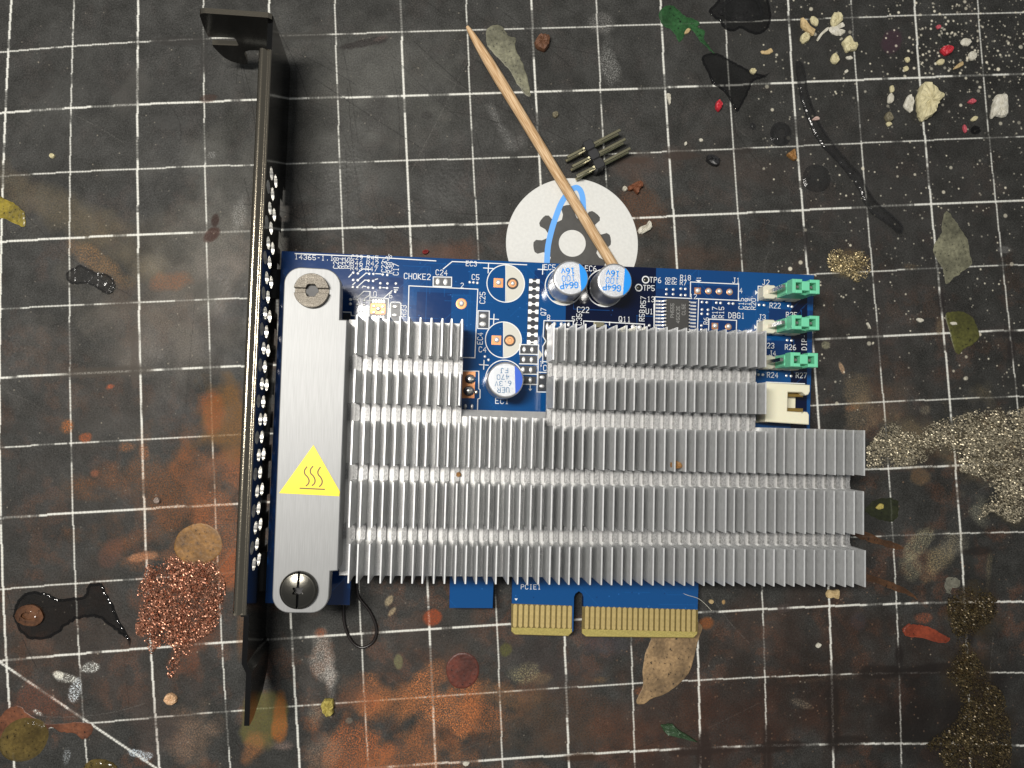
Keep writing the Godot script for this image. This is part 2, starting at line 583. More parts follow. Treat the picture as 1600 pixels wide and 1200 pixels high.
func rule(from: Vector2, to: Vector2, width: float, c: Color) -> void:
	var n := int(from.distance_to(to) * PX * 1.2)
	for k in n:
		var p := from.lerp(to, float(k) / n)
		p += stretch(p.x, p.y)
		var cx := (p.x - MAT_X) * PX
		var cy := (p.y - MAT_Z) * PX
		var q := ((int(cy) & 511) << 9) | (int(cx) & 511)
		var worn := clampf((n_low[q] / 255.0 - 0.27) * 12.0, 0.3, 1.0)
		var half := width * PX / 2.0 * (0.9 + 0.2 * n_fine[q] / 255.0)
		var across := (to - from).normalized().orthogonal()
		for s in range(-4, 5):
			var t: float = clampf(half - absf(s) + 0.5, 0.0, 1.0)
			if t > 0.0:
				var ix := int(cx + across.x * s)
				var iy := int(cy + across.y * s)
				var g := clampf((n_fine[((iy & 511) << 9) | (ix & 511)] / 255.0 - 0.2) * 4.0, 0.82, 1.0)
				dab(ix, iy, c, t * 0.95 * worn * g)

func scratch(a: Vector2, b: Vector2, c: Color, alpha: float, bow := 0.0) -> void:
	var n := int(a.distance_to(b) * PX)
	var across := (b - a).normalized().orthogonal() * bow
	for k in n:
		var t := float(k) / n
		var p := a.lerp(b, t) + across * 4.0 * t * (1.0 - t)
		var ix := int((p.x - MAT_X) * PX)
		var iy := int((p.y - MAT_Z) * PX)
		var q := n_fine[((iy & 511) << 9) | (ix & 511)] / 255.0
		dab(ix, iy, c, alpha * clampf(q * 1.8 - 0.3, 0.0, 1.0))

func build_mat() -> void:
	n_low = bytes_of(0.012, 21, 5)
	n_fine = bytes_of(0.42, 22, 2)
	var n_mid := bytes_of(0.03, 23, 5)
	art.resize(MAT_W * MAT_H * 3)
	var k := 0
	for iy in MAT_H:
		var row := (iy & 511) << 9
		var row2 := ((iy * 3 / 4 + 100) & 511) << 9
		for ix in MAT_W:
			var t := 19 + (n_low[row2 | ((ix * 3 / 4) & 511)] >> 4) + (n_mid[row | (ix & 511)] >> 4) + (n_fine[row | ((ix + iy / 512 * 77) & 511)] * 3 >> 4) - 6
			# rust-brown grime, thickest towards the near edge of the mat
			var q := row2 | ((ix * 3 / 4 + 211) & 511)
			var grime := clampf((n_low[q] - 112) / 60.0, 0.0, 1.0) * clampf((n_mid[row | ((ix + 90) & 511)] - 96) / 50.0, 0.15, 1.0) * clampf(iy / 1100.0 - 0.28, 0.08, 0.72) * clampf((n_fine[row | (ix & 511)] - 90) / 70.0, 0.25, 1.0)
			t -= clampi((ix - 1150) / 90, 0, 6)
			art[k] = t + int(grime * 46.0)
			art[k + 1] = t + int(grime * 15.0)
			art[k + 2] = t - 2 + int(grime * 2.0)
			k += 3
	# films of old colour, with sheen and light falloff painted in, under the ruled lines
	stain(-20, -62.66, 28.05, 20.73, 3, Color8(92, 92, 87), .40, .5, .9, .8)  # pale haze, sheen painted onto the upper mat
	stain(-46, -42.48, 14.63, 18.29, 3, Color8(103, 101, 95), .42, .5, 1.1, .7)
	stain(-60.52, -29.69, 20.73, 14.63, 33, Color8(93, 86, 75), .45, .5, 1.2, .7)
	stain(-58.44, -19.96, 18.29, 14.63, 3, Color8(103, 96, 90), .4, .5, 1.2, .7)
	stain(-73.12, -41.1, 20.73, 4.88, 35, Color8(109, 96, 72), .5, .5, 1.0, .6)
	stain(-80.55, -16.22, 9.76, 8.54, 3, Color8(92, 86, 80), .35, .6, 1.2, .7)
	stain(-68.08, -6.12, 15.85, 10.98, 3, Color8(79, 72, 66), .4, .5, 1.2, .8)
	stain(-48.07, -52.4, 7.32, 7.32, 3, Color8(107, 107, 102), .35, .5, 1.0, .7)
	stain(-4.22, -33.43, 7.32, 3.41, 3, Color8(122, 74, 54), .45, .5, 1.2, .7)
	stain(-13.96, -32.85, 14.63, 2.68, 3, Color8(90, 70, 60), .45, .5, 1.2, .7)
	stain(33.18, -39.43, 8.54, 6.1, 23, Color8(110, 66, 40), .5, .7, 1.4, .7)
	stain(42.64, -30.26, 13.41, 3.17, 3, Color8(88, 62, 48), .45, .5, 1.2, .7)
	stain(35.01, -48.83, 7.32, 3.17, -7, Color8(90, 69, 59), .5, .5, 1.2, .7)
	stain(53.91, -47.52, 12.2, 4.88, 3, Color8(70, 58, 52), .45, .5, 1.2, .8)
	stain(67.27, -72.86, 40.24, 8.54, 3, Color8(42, 42, 41), .4, .4, 1.0, .9)
	stain(84.28, -41.29, 26.83, 26.83, 3, Color8(51, 49, 48), .45, .4, 1.2, .9)
	stain(69.32, -14.06, 24.39, 14.63, 3, Color8(58, 51, 48), .4, .5, 1.3, .8)
	stain(79.58, 1.39, 8.54, 6.71, 3, Color8(106, 86, 70), .5, .6, 1.4, .7)
	stain(64.28, 52.74, 39.02, 20.73, 3, Color8(38, 28, 23), .75, .5, 1.2, .9)  # brown film, darkened further in place of light falloff
	stain(88.53, 61.54, 18.29, 13.41, 3, Color8(23, 19, 17), .85, .4, 1.0, .8)  # lamp falloff painted as a dark corner
	stain(52.74, 41.25, 17.07, 7.32, 3, Color8(66, 51, 44), .5, .6, 1.3, .8)
	stain(41.76, 58.29, 24.39, 10.98, 3, Color8(64, 40, 31), .6, .6, 1.3, .8)
	stain(21.27, 56.87, 17.07, 9.76, 3, Color8(90, 58, 42), .5, .7, 1.3, .7)
	stain(7.1, 53.56, 13.41, 8.54, 3, Color8(95, 68, 48), .45, .7, 1.3, .7)
	stain(13.56, 44.64, 10.98, 6.1, 3, Color8(62, 52, 50), .5, .5, 1.3, .8)
	stain(-12.48, 41.76, 18.29, 10.98, 3, Color8(64, 52, 45), .5, .5, 1.3, .8)
	stain(-71.37, 37.9, 23.17, 17.07, 3, Color8(59, 48, 42), .5, .5, 1.2, .8)
	stain(-77.97, 28.31, 13.41, 7.32, 3, Color8(67, 53, 43), .45, .6, 1.2, .7)
	stain(-75.33, 9.94, 18.29, 13.41, 3, Color8(58, 53, 49), .45, .5, 1.2, .8)
	stain(34.05, 64.77, 17.07, 4.88, 3, Color8(51, 37, 32), .6, .5, 1.2, .7)
	stain(94.44, -38.34, 7.32, 10.98, 3, Color8(58, 57, 55), .3, .4, 1.1, .7)
	stain(-27.75, -50.44, 13.41, 10.98, 3, Color8(100, 100, 96), .3, .6, 1.2, .6)
	stain(-47.43, -34.6, 13.41, 13.41, 3, Color8(136, 131, 122), .5, .5, 1.3, .8)
	stain(-57.27, -19.91, 14.63, 10.98, 3, Color8(122, 115, 106), .45, .6, 1.3, .8)
	stain(-14.91, -67.54, 18.29, 13.41, 3, Color8(116, 116, 110), .35, .6, 1.3, .8)
	stain(-74.98, -64.41, 13.41, 13.41, 3, Color8(74, 74, 71), .4, .5, 1.2, .8)
	# the ruled half-inch grid, every second line heavier
	var white := Color8(216, 216, 208)
	for i in 21:
		var x := MAT_X + 0.02 + 12.7 * i
		rule(Vector2(x, MAT_Z), Vector2(x, MAT_Z + 203.1), 0.41 if i % 2 == 0 else 0.25, white)
	for j in 17:
		var z := MAT_Z + 0.02 + 12.7 * j
		rule(Vector2(MAT_X, z), Vector2(MAT_X + 253.9, z), 0.41 if j % 2 == 1 else 0.25, white)
	rule(Vector2(-92.71, 34.24), Vector2(-55.06, 65.72), 0.42, white)
	stain(-56.89, 8.63, 17.8, 9.51, -17, Color8(125, 74, 42), 0.65, .7, 1.5, .6)
	stain(-48.91, 13.78, 7.56, 13.66, 3, Color8(140, 82, 48), 0.78, .7, 1.4, .5)
	stain(-47.2, -3.87, 6.1, 8.41, 3, Color8(107, 76, 42), 0.95, .4, 0.8, .3)
	stain(-49.5, -5.18, 3.05, 4.15, 3, Color8(138, 74, 38), 0.65, .6, 1.2, .5)
	stain(-75.63, -3.56, 1.34, 1.59, 3, Color8(154, 90, 48), 0.91, .7, 1.4, .4)
	stain(-72.46, -1.27, 1.34, 0.98, 3, Color8(140, 74, 44), 0.95, .5, 1.2, .4)
	stain(-67.75, -10.49, 1.22, 0.85, 3, Color8(160, 80, 52), 0.95, .5, 1.2, .4)
	stain(-71.11, 5.5, 1.1, 0.98, 3, Color8(126, 76, 54), 0.91, .5, 1.2, .4)
	stain(-61.8, 1.89, 1.22, 1.95, 3, Color8(138, 86, 54), 0.78, .7, 1.3, .5)
	stain(-64.78, 0.78, 2.2, 1.1, 3, Color8(126, 82, 54), 0.78, .7, 1.3, .5)
	stain(-63.56, 21.1, 3.05, 0.98, -5, Color8(162, 116, 84), 0.95, .5, 1.3, .4)
	stain(-68.11, 19.67, 1.95, 3.05, 23, Color8(95, 64, 52), 0.65, .6, 1.3, .5)
	stain(-57.24, 21.48, 8.17, 3.41, 3, Color8(138, 86, 56), 0.65, .8, 1.5, .5)
	stain(-46.96, 25.59, 2.68, 5.49, 3, Color8(148, 80, 46), 0.78, .7, 1.4, .5)
	stain(-11.81, 52.83, 12.93, 8.41, 3, Color8(176, 108, 64), 0.95, .85, 1.6, .6)
	stain(-3.52, 52.25, 5.49, 5.49, 3, Color8(156, 92, 54), 0.78, .85, 1.5, .6)
	stain(-18.71, 49.47, 6.83, 4.15, -17, Color8(138, 90, 58), 0.78, .8, 1.5, .6)
	stain(-26.6, 56.98, 7.56, 9.51, 23, Color8(156, 90, 54), 0.95, .8, 1.5, .5)
	stain(-15.71, 61.2, 13.66, 5.49, 3, Color8(142, 88, 56), 0.78, .8, 1.5, .6)
	stain(-24.49, 47.92, 4.15, 5.49, 3, Color8(110, 74, 54), 0.65, .7, 1.4, .6)
	stain(-30.67, 41.73, 2.44, 6.71, -9, Color8(184, 176, 166), .65, .75, 1.1, .5)
	stain(-29.64, 45.26, 1.71, 4.88, -1, Color8(200, 196, 190), .55, .8, 1.0, .5)
	stain(-32.75, 50.81, 2.68, 3.66, 13, Color8(162, 146, 126), .5, .8, 1.3, .6)
	stain(-31.86, 57.76, 4.15, 3.66, -27, Color8(148, 122, 102), .5, .8, 1.3, .6)
	stain(-38.75, 56.7, 3.17, 1.46, 3, Color8(162, 134, 122), .55, .6, 1.2, .5)
	stain(-42.26, 51.53, 4.63, 5.98, 3, Color8(86, 82, 46), 0.95, .3, 0.6, .2)
	stain(-38.93, 52.11, 1.59, 4.63, 3, Color8(140, 84, 40), 0.91, .4, 0.8, .3)
	stain(-43.34, 56.37, 3.05, 3.54, 43, Color8(140, 92, 56), 0.78, .5, 1.0, .4)
	stain(-54.71, 53.86, 5.49, 5.98, 3, Color8(138, 108, 86), 0.65, .7, 1.4, .6)
	stain(-60.34, 51.19, 7.32, 7.32, 3, Color8(85, 66, 58), .4, .6, 1.3, .7)
	stain(-45.1, 32.68, 1.1, 8.17, 5, Color8(122, 80, 48), 0.52, .5, 0.6, .5)
	stain(-83.76, 35.95, 6.1, 3.66, 3, Color8(76, 60, 50), .4, .7, 1.3, .6)
	stain(-82.07, 36.06, 4.88, 2.68, 3, Color8(106, 85, 72), .3, .8, 1.3, .6)
	stain(-81.7, 46.32, 8.17, 3.29, 3, Color8(110, 64, 48), 0.65, .7, 1.3, .5)
	stain(28.69, -69.43, 1.95, 6.34, -9, Color8(154, 154, 150), .6, .9, 1.2, .5)
	stain(27.85, -76.53, 3.17, 2.2, 3, Color8(142, 140, 136), .5, .9, 1.3, .5)
	stain(6.57, -58.02, 1.46, 5.37, -23, Color8(154, 154, 152), .55, .85, 1.2, .6)
	stain(9.07, -53.52, 2.93, 1.71, -17, Color8(140, 140, 138), .4, .9, 1.3, .6)
	stain(9.2, -56.04, 4.88, 6.1, 3, Color8(74, 74, 72), .3, .5, 1, .6)
	stain(-43.03, -42.37, 1.71, 5.37, 11, Color8(156, 156, 152), .5, .9, 1.2, .6)
	stain(-46.93, -31.53, 4.88, 4.15, 3, Color8(120, 112, 104), .5, .6, 1.2, .6)
	stain(-49.4, -28, 3.17, 2.44, 3, Color8(74, 72, 66), .7, .4, 0.9, .3)
	stain(-56.42, -29.51, 4.15, 1.95, 8, Color8(124, 86, 64), 0.78, .7, 1.3, .5)
	stain(-69.2, -33.68, 6.83, 2.2, 35, Color8(128, 96, 64), 0.72, .8, 1.3, .5)
	stain(-48.5, -38.3, 1.95, 1.22, -37, Color8(58, 38, 32), .9, .3, 0.8, .3)
	stain(-47.72, -40.71, 0.85, 1.46, 3, Color8(46, 32, 28), .9, .3, 0.8, .3)
	stain(-62.54, -66.49, 3.17, 5.85, 23, Color8(67, 66, 63), .8, .4, 0.7, .3)
	stain(-55.94, -60.08, 3.9, 1.71, 8, Color8(58, 58, 56), .8, .4, 0.7, .3)
	stain(-48.31, -64.43, 2.2, 0.98, -12, Color8(60, 44, 38), .8, .5, 1.0, .3)
	stain(-48.04, -53.51, 1.1, 0.85, 3, Color8(140, 140, 138), .6, .9, 1.2, .4)
	stain(-16.47, -59.41, 4.15, 4.15, 3, Color8(44, 42, 41), .5, .9, 1.2, .5)
	stain(-18.91, -74.36, 4.88, 0.85, -11, Color8(33, 29, 28), .85, .6, 1.2, .3)
	stain(-15.57, -75.15, 1.95, 0.61, -17, Color8(110, 92, 86), .5, .8, 1.2, .4)
	stain(-7.28, -59.74, 1.22, 0.85, 3, Color8(42, 40, 39), .7, .7, 1.2, .4)
	stain(7.29, -79.64, 1.1, 0.98, 3, Color8(58, 57, 56), .7, .4, .6, .3)
	stain(43.4, -51.71, 2.44, 3.66, 3, Color8(69, 58, 52), .4, .6, 1.2, .6)
	stain(63.7, -50.36, 6.1, 8.54, 33, Color8(60, 58, 56), .35, .6, 1.0, .6)
	stain(85.45, -72.09, 2.2, 3.17, 33, Color8(60, 42, 51), .8, .3, .7, .3)
	stain(73.78, 2.33, 5.37, 3.17, 3, Color8(126, 108, 84), .55, .8, 1.4, .5)
	stain(73.44, -1.41, 4.15, 4.15, 43, Color8(122, 104, 78), 0.59, .8, 1.4, .5)
	stain(72.02, 0.51, 1.95, 1.34, 3, Color8(148, 96, 60), 0.65, .8, 1.3, .5)
	stain(83.84, 27.22, 1.95, 5.37, 41, Color8(146, 140, 112), .7, .85, 1.2, .4)
	stain(81, 30.95, 2.68, 3.17, 23, Color8(138, 132, 104), .6, .85, 1.2, .5)
	stain(89.5, 27.8, 3.17, 4.15, 13, Color8(138, 132, 114), .6, .85, 1.2, .5)
	stain(86.39, 30.06, 3.05, 4.15, 43, Color8(140, 124, 92), 0.78, .85, 1.2, .5)
	stain(95.73, 22.03, 2.44, 2.93, 23, Color8(140, 138, 118), .6, .8, 1.1, .4)
	stain(96.79, 31.9, 0.85, 4.15, 11, Color8(110, 100, 76), .6, .8, 1.2, .5)
	stain(84.87, 14.65, 1.95, 1.95, 3, Color8(100, 80, 58), 0.78, .5, 1.0, .4)
	stain(86.57, 1.74, 1.22, 0.98, 3, Color8(154, 144, 120), .4, .8, 1.2, .5)
	stain(67.88, -11.88, 1.1, 0.98, -27, Color8(140, 138, 112), .8, .4, .8, .3)
	stain(70.7, -7.13, 0.49, 1.34, -17, Color8(160, 132, 104), 0.95, .4, .8, .3)
	stain(90.87, -14.33, 0.98, 2.2, 13, Color8(106, 92, 72), .7, .5, 1.0, .4)
	stain(85.68, -26.57, 3.29, 1.1, 3, Color8(106, 88, 64), 0.52, .9, 1.4, .5)
	stain(105.38, -28.94, 1.95, 0.98, 3, Color8(106, 106, 104), .7, .4, .8, .3)
	stain(91.87, 66.54, 7.32, 8.54, 3, Color8(36, 31, 22), .6, .5, 1.2, .6)
	stain(83.3, 41.4, 1.95, 1.1, 3, Color8(138, 74, 50), 0.78, .7, 1.2, .5)
	stain(56.08, 37.87, 1.34, 0.98, 3, Color8(76, 68, 66), .6, .6, 1.1, .4)
	stain(41.17, 39.56, 1.83, 1.59, 3, Color8(124, 72, 38), 0.95, .4, .8, .3)
	stain(27.63, 51.45, 1.59, 1.1, 3, Color8(138, 80, 48), 0.65, .7, 1.2, .5)
	stain(19.34, 48.78, 3.05, 1.34, -2, Color8(122, 92, 58), 0.78, .7, 1.3, .5)
	stain(5.65, 47.04, 3.9, 2.2, 8, Color8(138, 130, 98), .75, .9, 1.2, .4)
	stain(9.8, 47.67, 2.68, 1.34, -7, Color8(106, 90, 68), 0.78, .8, 1.2, .5)
	stain(20.36, 41.55, 4.88, 3.66, 3, Color8(70, 64, 74), .4, .7, 1.3, .6)
	stain(10.26, 39.13, 0.37, 0.37, 3, Color8(210, 206, 196), .8, .3, .5, .3)
	stain(2.92, 42.18, 1.22, 1.34, 3, Color8(84, 84, 44), 0.91, .5, .9, .3)
	stain(63.13, 51.47, 7.32, 0.61, -1, Color8(90, 74, 62), .4, .8, 1.3, .5)
	stain(44.48, 35.95, 0.37, 0.49, 3, Color8(184, 146, 92), 0.95, .3, .5, .3)
	stain(70.14, 41.16, 1.71, 1.71, 3, Color8(56, 52, 58), .5, .6, 1.2, .5)
	stain(57.88, 55.63, 1.95, 0.73, 23, Color8(154, 140, 118), .5, .9, 1.4, .4)
	stain(64.45, 58.69, 1.1, 2.68, -7, Color8(110, 86, 54), 0.65, .9, 1.3, .5)
	stain(-17.01, 42.86, 1.1, 1.71, 3, Color8(106, 106, 76), .85, .3, .6, .25)
	stain(-18.3, 31.8, 0.85, 1.46, 33, Color8(168, 152, 120), .85, .4, .8, .3)
	stain(-17.8, 33.82, 0.61, 1.34, 43, Color8(168, 152, 120), .8, .4, .8, .3)
	stain(-10.41, 35.23, 1.83, 1.59, 3, Color8(138, 64, 36), 0.95, .4, .7, .25)
	stain(-31.06, 36.71, 1.22, 1.1, 3, Color8(138, 74, 48), 0.78, .6, 1.2, .5)
	stain(3.66, 50.99, 6.83, 2.68, 3, Color8(116, 84, 56), 0.59, .8, 1.4, .6)
	stain(-5.52, 44.55, 5.49, 4.15, 3, Color8(100, 64, 46), 0.39, .7, 1.2, .6)
	stain(-26.44, 52.97, 0.73, 0.61, 3, Color8(119, 118, 108), .6, .4, .6, .3)
	stain(-53.96, -75.84, 6.1, 1.1, 0, Color8(48, 47, 45), .9, .2, .8, .4)
	stain(-30.43, -76.07, 8.05, 0.98, 0, Color8(52, 51, 48), .9, .2, .8, .4)
	stain(-48.93, -71.69, 0.73, 3.66, 3, Color8(48, 47, 45), .85, .2, .8, .4)
	stain(-63.22, -15.4, 0.98, 7.32, 3, Color8(74, 68, 62), .85, .3, .9, .4)
	stain(-65.3, -25.8, 3.17, 0.98, 3, Color8(74, 68, 62), .9, .3, .9, .4)
	stain(-67.92, -13.24, 9.76, 1.1, 0, Color8(69, 64, 58), .9, .3, .9, .4)
	stain(-61.84, -5.81, 0.73, 2.44, 3, Color8(64, 59, 54), .8, .3, .9, .4)
	stain(73.12, 50.95, 4.88, 1.46, 0, Color8(33, 28, 25), .95, .2, .8, .4)
	stain(83.13, 51.01, 10.98, 1.46, 0, Color8(31, 27, 25), .95, .2, .8, .4)
	stain(77.62, 47.89, 1.46, 3.9, 3, Color8(31, 27, 25), .95, .2, .8, .4)
	stain(91.52, 44.34, 1.46, 3.17, 3, Color8(31, 27, 25), .9, .2, .8, .4)
	stain(64, 58.06, 1.59, 9.51, 3, Color8(35, 30, 27), .95, .2, .8, .4)
	stain(67.19, 63.26, 7.32, 1.46, 0, Color8(33, 29, 26), .9, .3, .9, .4)
	stain(53.64, 63.24, 7.32, 1.1, 0, Color8(37, 31, 28), .95, .2, .9, .4)
	stain(85.85, 63.5, 9.76, 1.46, 0, Color8(28, 26, 24), .9, .2, .9, .4)
	stain(50.9, 63.87, 1.46, 4.88, 3, Color8(42, 34, 30), .95, .2, .9, .4)
	stain(39.07, 62.21, 1.46, 4.39, 3, Color8(44, 35, 31), .95, .2, .9, .4)
	stain(39.62, 63.07, 8.54, 0.98, 0, Color8(44, 35, 31), .9, .2, .9, .4)
	stain(15.56, 62.52, 4.39, 0.98, 0, Color8(56, 41, 31), .9, .2, .9, .4)
	stain(91.83, 52.43, 4.88, 4.88, 3, Color8(27, 25, 23), .7, .3, 1, .5)
	stain(82.59, 57.56, 10.98, 10.98, 3, Color8(26, 23, 21), .5, .3, 1, .6)
	stain(94.46, 29.32, 3.66, 1.1, 0, Color8(32, 29, 27), .8, .3, .9, .4)
	stain(54.14, -50.82, 2.93, 0.85, 0, Color8(47, 43, 40), .9, .2, .8, .4)
	stain(41.4, -50.12, 4.15, 0.85, 0, Color8(56, 48, 43), .9, .2, .8, .4)
	stain(31.92, -49.57, 3.66, 0.85, 0, Color8(64, 52, 45), .8, .2, .8, .4)
	stain(59.92, -42.2, 2.44, 0.73, 3, Color8(44, 42, 40), .7, .3, .9, .4)
	stain(65.34, -32.48, 0.73, 3.17, 3, Color8(38, 36, 35), .9, .2, .8, .4)
	stain(91.54, -19.35, 0.85, 2.68, 3, Color8(38, 35, 34), .85, .2, .8, .4)
	stain(104.88, -8.63, 0.98, 2.93, 3, Color8(38, 35, 34), .9, .2, .8, .4)
	stain(103.66, -12.48, 3.66, 0.98, 3, Color8(36, 34, 33), .7, .2, .8, .4)
	stain(84.16, 7.82, 12.2, 6.1, -5, Color8(120, 106, 78), .6, .7, 1.3, .6)
	stain(99.36, 9.87, 8.54, 9.76, 3, Color8(120, 106, 78), .6, .7, 1.2, .5)
	stain(85.17, 10.97, 4.15, 2.93, 3, Color8(44, 40, 34), .8, .8, 1.2, .5)
	stain(102.33, 19.94, 3.66, 6.1, 3, Color8(84, 74, 54), .6, .8, 1.3, .5)
	stain(92.78, 41.39, 5.85, 4.88, 23, Color8(58, 44, 24), .75, .7, 1.3, .5)
	stain(91.34, 58.15, 6.1, 13.41, -7, Color8(51, 40, 26), .75, .7, 1.3, .6)
	stain(89.97, 52.07, 2.93, 3.66, 3, Color8(90, 68, 32), .6, .8, 1.3, .5)
	stain(-56.1, 30.25, 9.02, 8.54, 3, Color8(106, 63, 44), .65, .7, 1.0, .35)
	stain(-55.43, 38.95, 3.17, 3.66, 23, Color8(106, 63, 44), .6, .7, 1.1, .4)
	stain(73.64, -27.2, 4.63, 3.66, 3, Color8(106, 88, 56), .6, .7, 1.0, .4)
	stain(-72.56, 40.34, 1.71, 0.85, -7, Color8(207, 210, 204), .9, .9, 1.3, .3)
	stain(-75.99, 42.16, 3.17, 1.1, 13, Color8(210, 212, 204), .9, .85, 1.3, .3)
	stain(-75.36, 44.48, 1.46, 2.2, 18, Color8(196, 204, 208), .9, .9, 1.3, .3)
	stain(-77.89, 41.35, 0.98, 0.73, 23, Color8(216, 214, 200), .95, .5, 1.2, .3)
	stain(-64.66, 56.1, 1.95, 0.85, 13, Color8(184, 196, 204), .85, .8, 1.3, .3)
	stain(-62.98, 56.9, 1.22, 0.73, -17, Color8(184, 196, 204), .8, .8, 1.3, .3)
	stain(-81.94, 47.66, 1.22, 0.49, 33, Color8(207, 207, 200), .8, .8, 1.3, .3)
	stain(-76.94, 55.68, 0.98, 1.71, 13, Color8(180, 188, 192), .6, .9, 1.3, .4)
	# knife scratches
	for s in 90:
		var p := Vector2(rng.randf_range(-85, 110), rng.randf_range(-84, 70))
		var a := rng.randf_range(0.0, TAU)
		var far := rng.randf_range(4.0, 26.0)
		scratch(p, p + Vector2(cos(a), sin(a)) * far, Color8(20, 19, 18) if rng.randf() < 0.6 else Color8(104, 102, 98), rng.randf_range(0.3, 0.75), rng.randf_range(-1.5, 1.5))
	for s in 60:
		var p := Vector2(rng.randf_range(-45, 20), rng.randf_range(-84, -35))
		var a := rng.randf_range(0.2, 0.9) if rng.randf() < 0.5 else rng.randf_range(1.2, 1.8)
		scratch(p, p + Vector2(cos(a), sin(a)) * rng.randf_range(6.0, 24.0), Color8(22, 22, 21), rng.randf_range(0.4, 0.8), rng.randf_range(-1.0, 1.0))
	# dust and paint spatter
	for s in 1500:
		var x := rng.randf_range(-88, 114)
		var z := rng.randf_range(-84, 71)
		dot(x, z, rng.randf_range(0.05, 0.13), Color8(170, 160, 142), rng.randf_range(0.2, 0.8))
	for s in 900:
		var x := 58.0 + 56.0 * (1.0 - pow(rng.randf(), 1.5))
		var z := -84.0 + 88.0 * pow(rng.randf(), 1.3)
		dot(x, z, rng.randf_range(0.06, 0.2) if rng.randf() < 0.93 else rng.randf_range(0.2, 0.42), Color8(206, 200, 180), rng.randf_range(0.4, 1.0))
	for s in 240:
		var p := Vector2(Vector2(99.75, -69.99).x, Vector2(99.75, -69.99).y) + Vector2(rng.randfn(), rng.randfn()) * Vector2(7.0, 5.5)
		dot(p.x, p.y, rng.randf_range(0.08, 0.3), Color8(212, 206, 186), rng.randf_range(0.5, 1.0))
	for s in 500:
		var x := 20.0 + 90.0 * rng.randf()
		var z := 15.0 + 55.0 * rng.randf()
		dot(x, z, rng.randf_range(0.05, 0.16), Color8(150, 116, 88), rng.randf_range(0.2, 0.7))
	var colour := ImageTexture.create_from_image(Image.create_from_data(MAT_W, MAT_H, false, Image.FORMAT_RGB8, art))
	var f := FastNoiseLite.new()
	f.seed = 31
	f.frequency = 0.3
	f.fractal_octaves = 4
	f.fractal_gain = 0.62
	var relief := f.get_image(MAT_W / 2, MAT_H / 2)
	f.seed = 32
	f.frequency = 0.02
	var sheen := f.get_image(512, 410)
	sheen.convert(Image.FORMAT_L8)
	var sb := sheen.get_data()
	for q in sb.size():
		sb[q] = clampi(158 + int((sb[q] - 128) * 0.5), 0, 255)
	sheen = Image.create_from_data(512, 410, false, Image.FORMAT_L8, sb)
	var m := StandardMaterial3D.new()
	m.resource_name = "worn_mat"
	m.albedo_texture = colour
	m.roughness = 1.0
	m.roughness_texture = ImageTexture.create_from_image(sheen)
	m.roughness_texture_channel = BaseMaterial3D.TEXTURE_CHANNEL_RED
	m.metallic_specular = 0.3
	m.heightmap_enabled = true
	m.heightmap_texture = ImageTexture.create_from_image(relief)
	m.heightmap_scale = 0.007
	# the slab: ruled top, plain sides
	var st := begin()
	var x0 := MAT_X - 190.0
	var x1 := MAT_X + 254.0 + 190.0
	var z0 := MAT_Z - 130.0
	var z1 := MAT_Z + 203.2 + 130.0
	var top := [Vector3(x0, 0, z0), Vector3(x1, 0, z0), Vector3(x1, 0, z1), Vector3(x0, 0, z1)]
	for c in [0, 1, 2, 0, 2, 3]:
		var v: Vector3 = top[c]
		st.set_normal(Vector3.UP)
		st.set_uv(Vector2((v.x - MAT_X) / 254.0, (v.z - MAT_Z) / 203.2))
		st.add_vertex(v * MM)
	for e in 4:
		var a: Vector3 = top[e]
		var b: Vector3 = top[(e + 1) % 4]
		var down := Vector3(0, -3, 0)
		for c in [a, a + down, b + down, a, b + down, b]:
			st.set_normal((b - a).cross(Vector3.UP).normalized())
			st.set_uv(Vector2(0.013, 0.017))
			st.add_vertex(c * MM)
	for c in [0, 2, 1, 0, 3, 2]:
		st.set_normal(Vector3.DOWN)
		st.set_uv(Vector2(0.013, 0.017))
		st.add_vertex((top[c] + Vector3(0, -3, 0)) * MM)
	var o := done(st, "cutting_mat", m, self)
	tag(o, "worn black cutting mat with white half-inch grid and paint stains under everything", "cutting mat")
	o.set_meta("kind", "structure")

# ---------------------------------------------------------------- the card

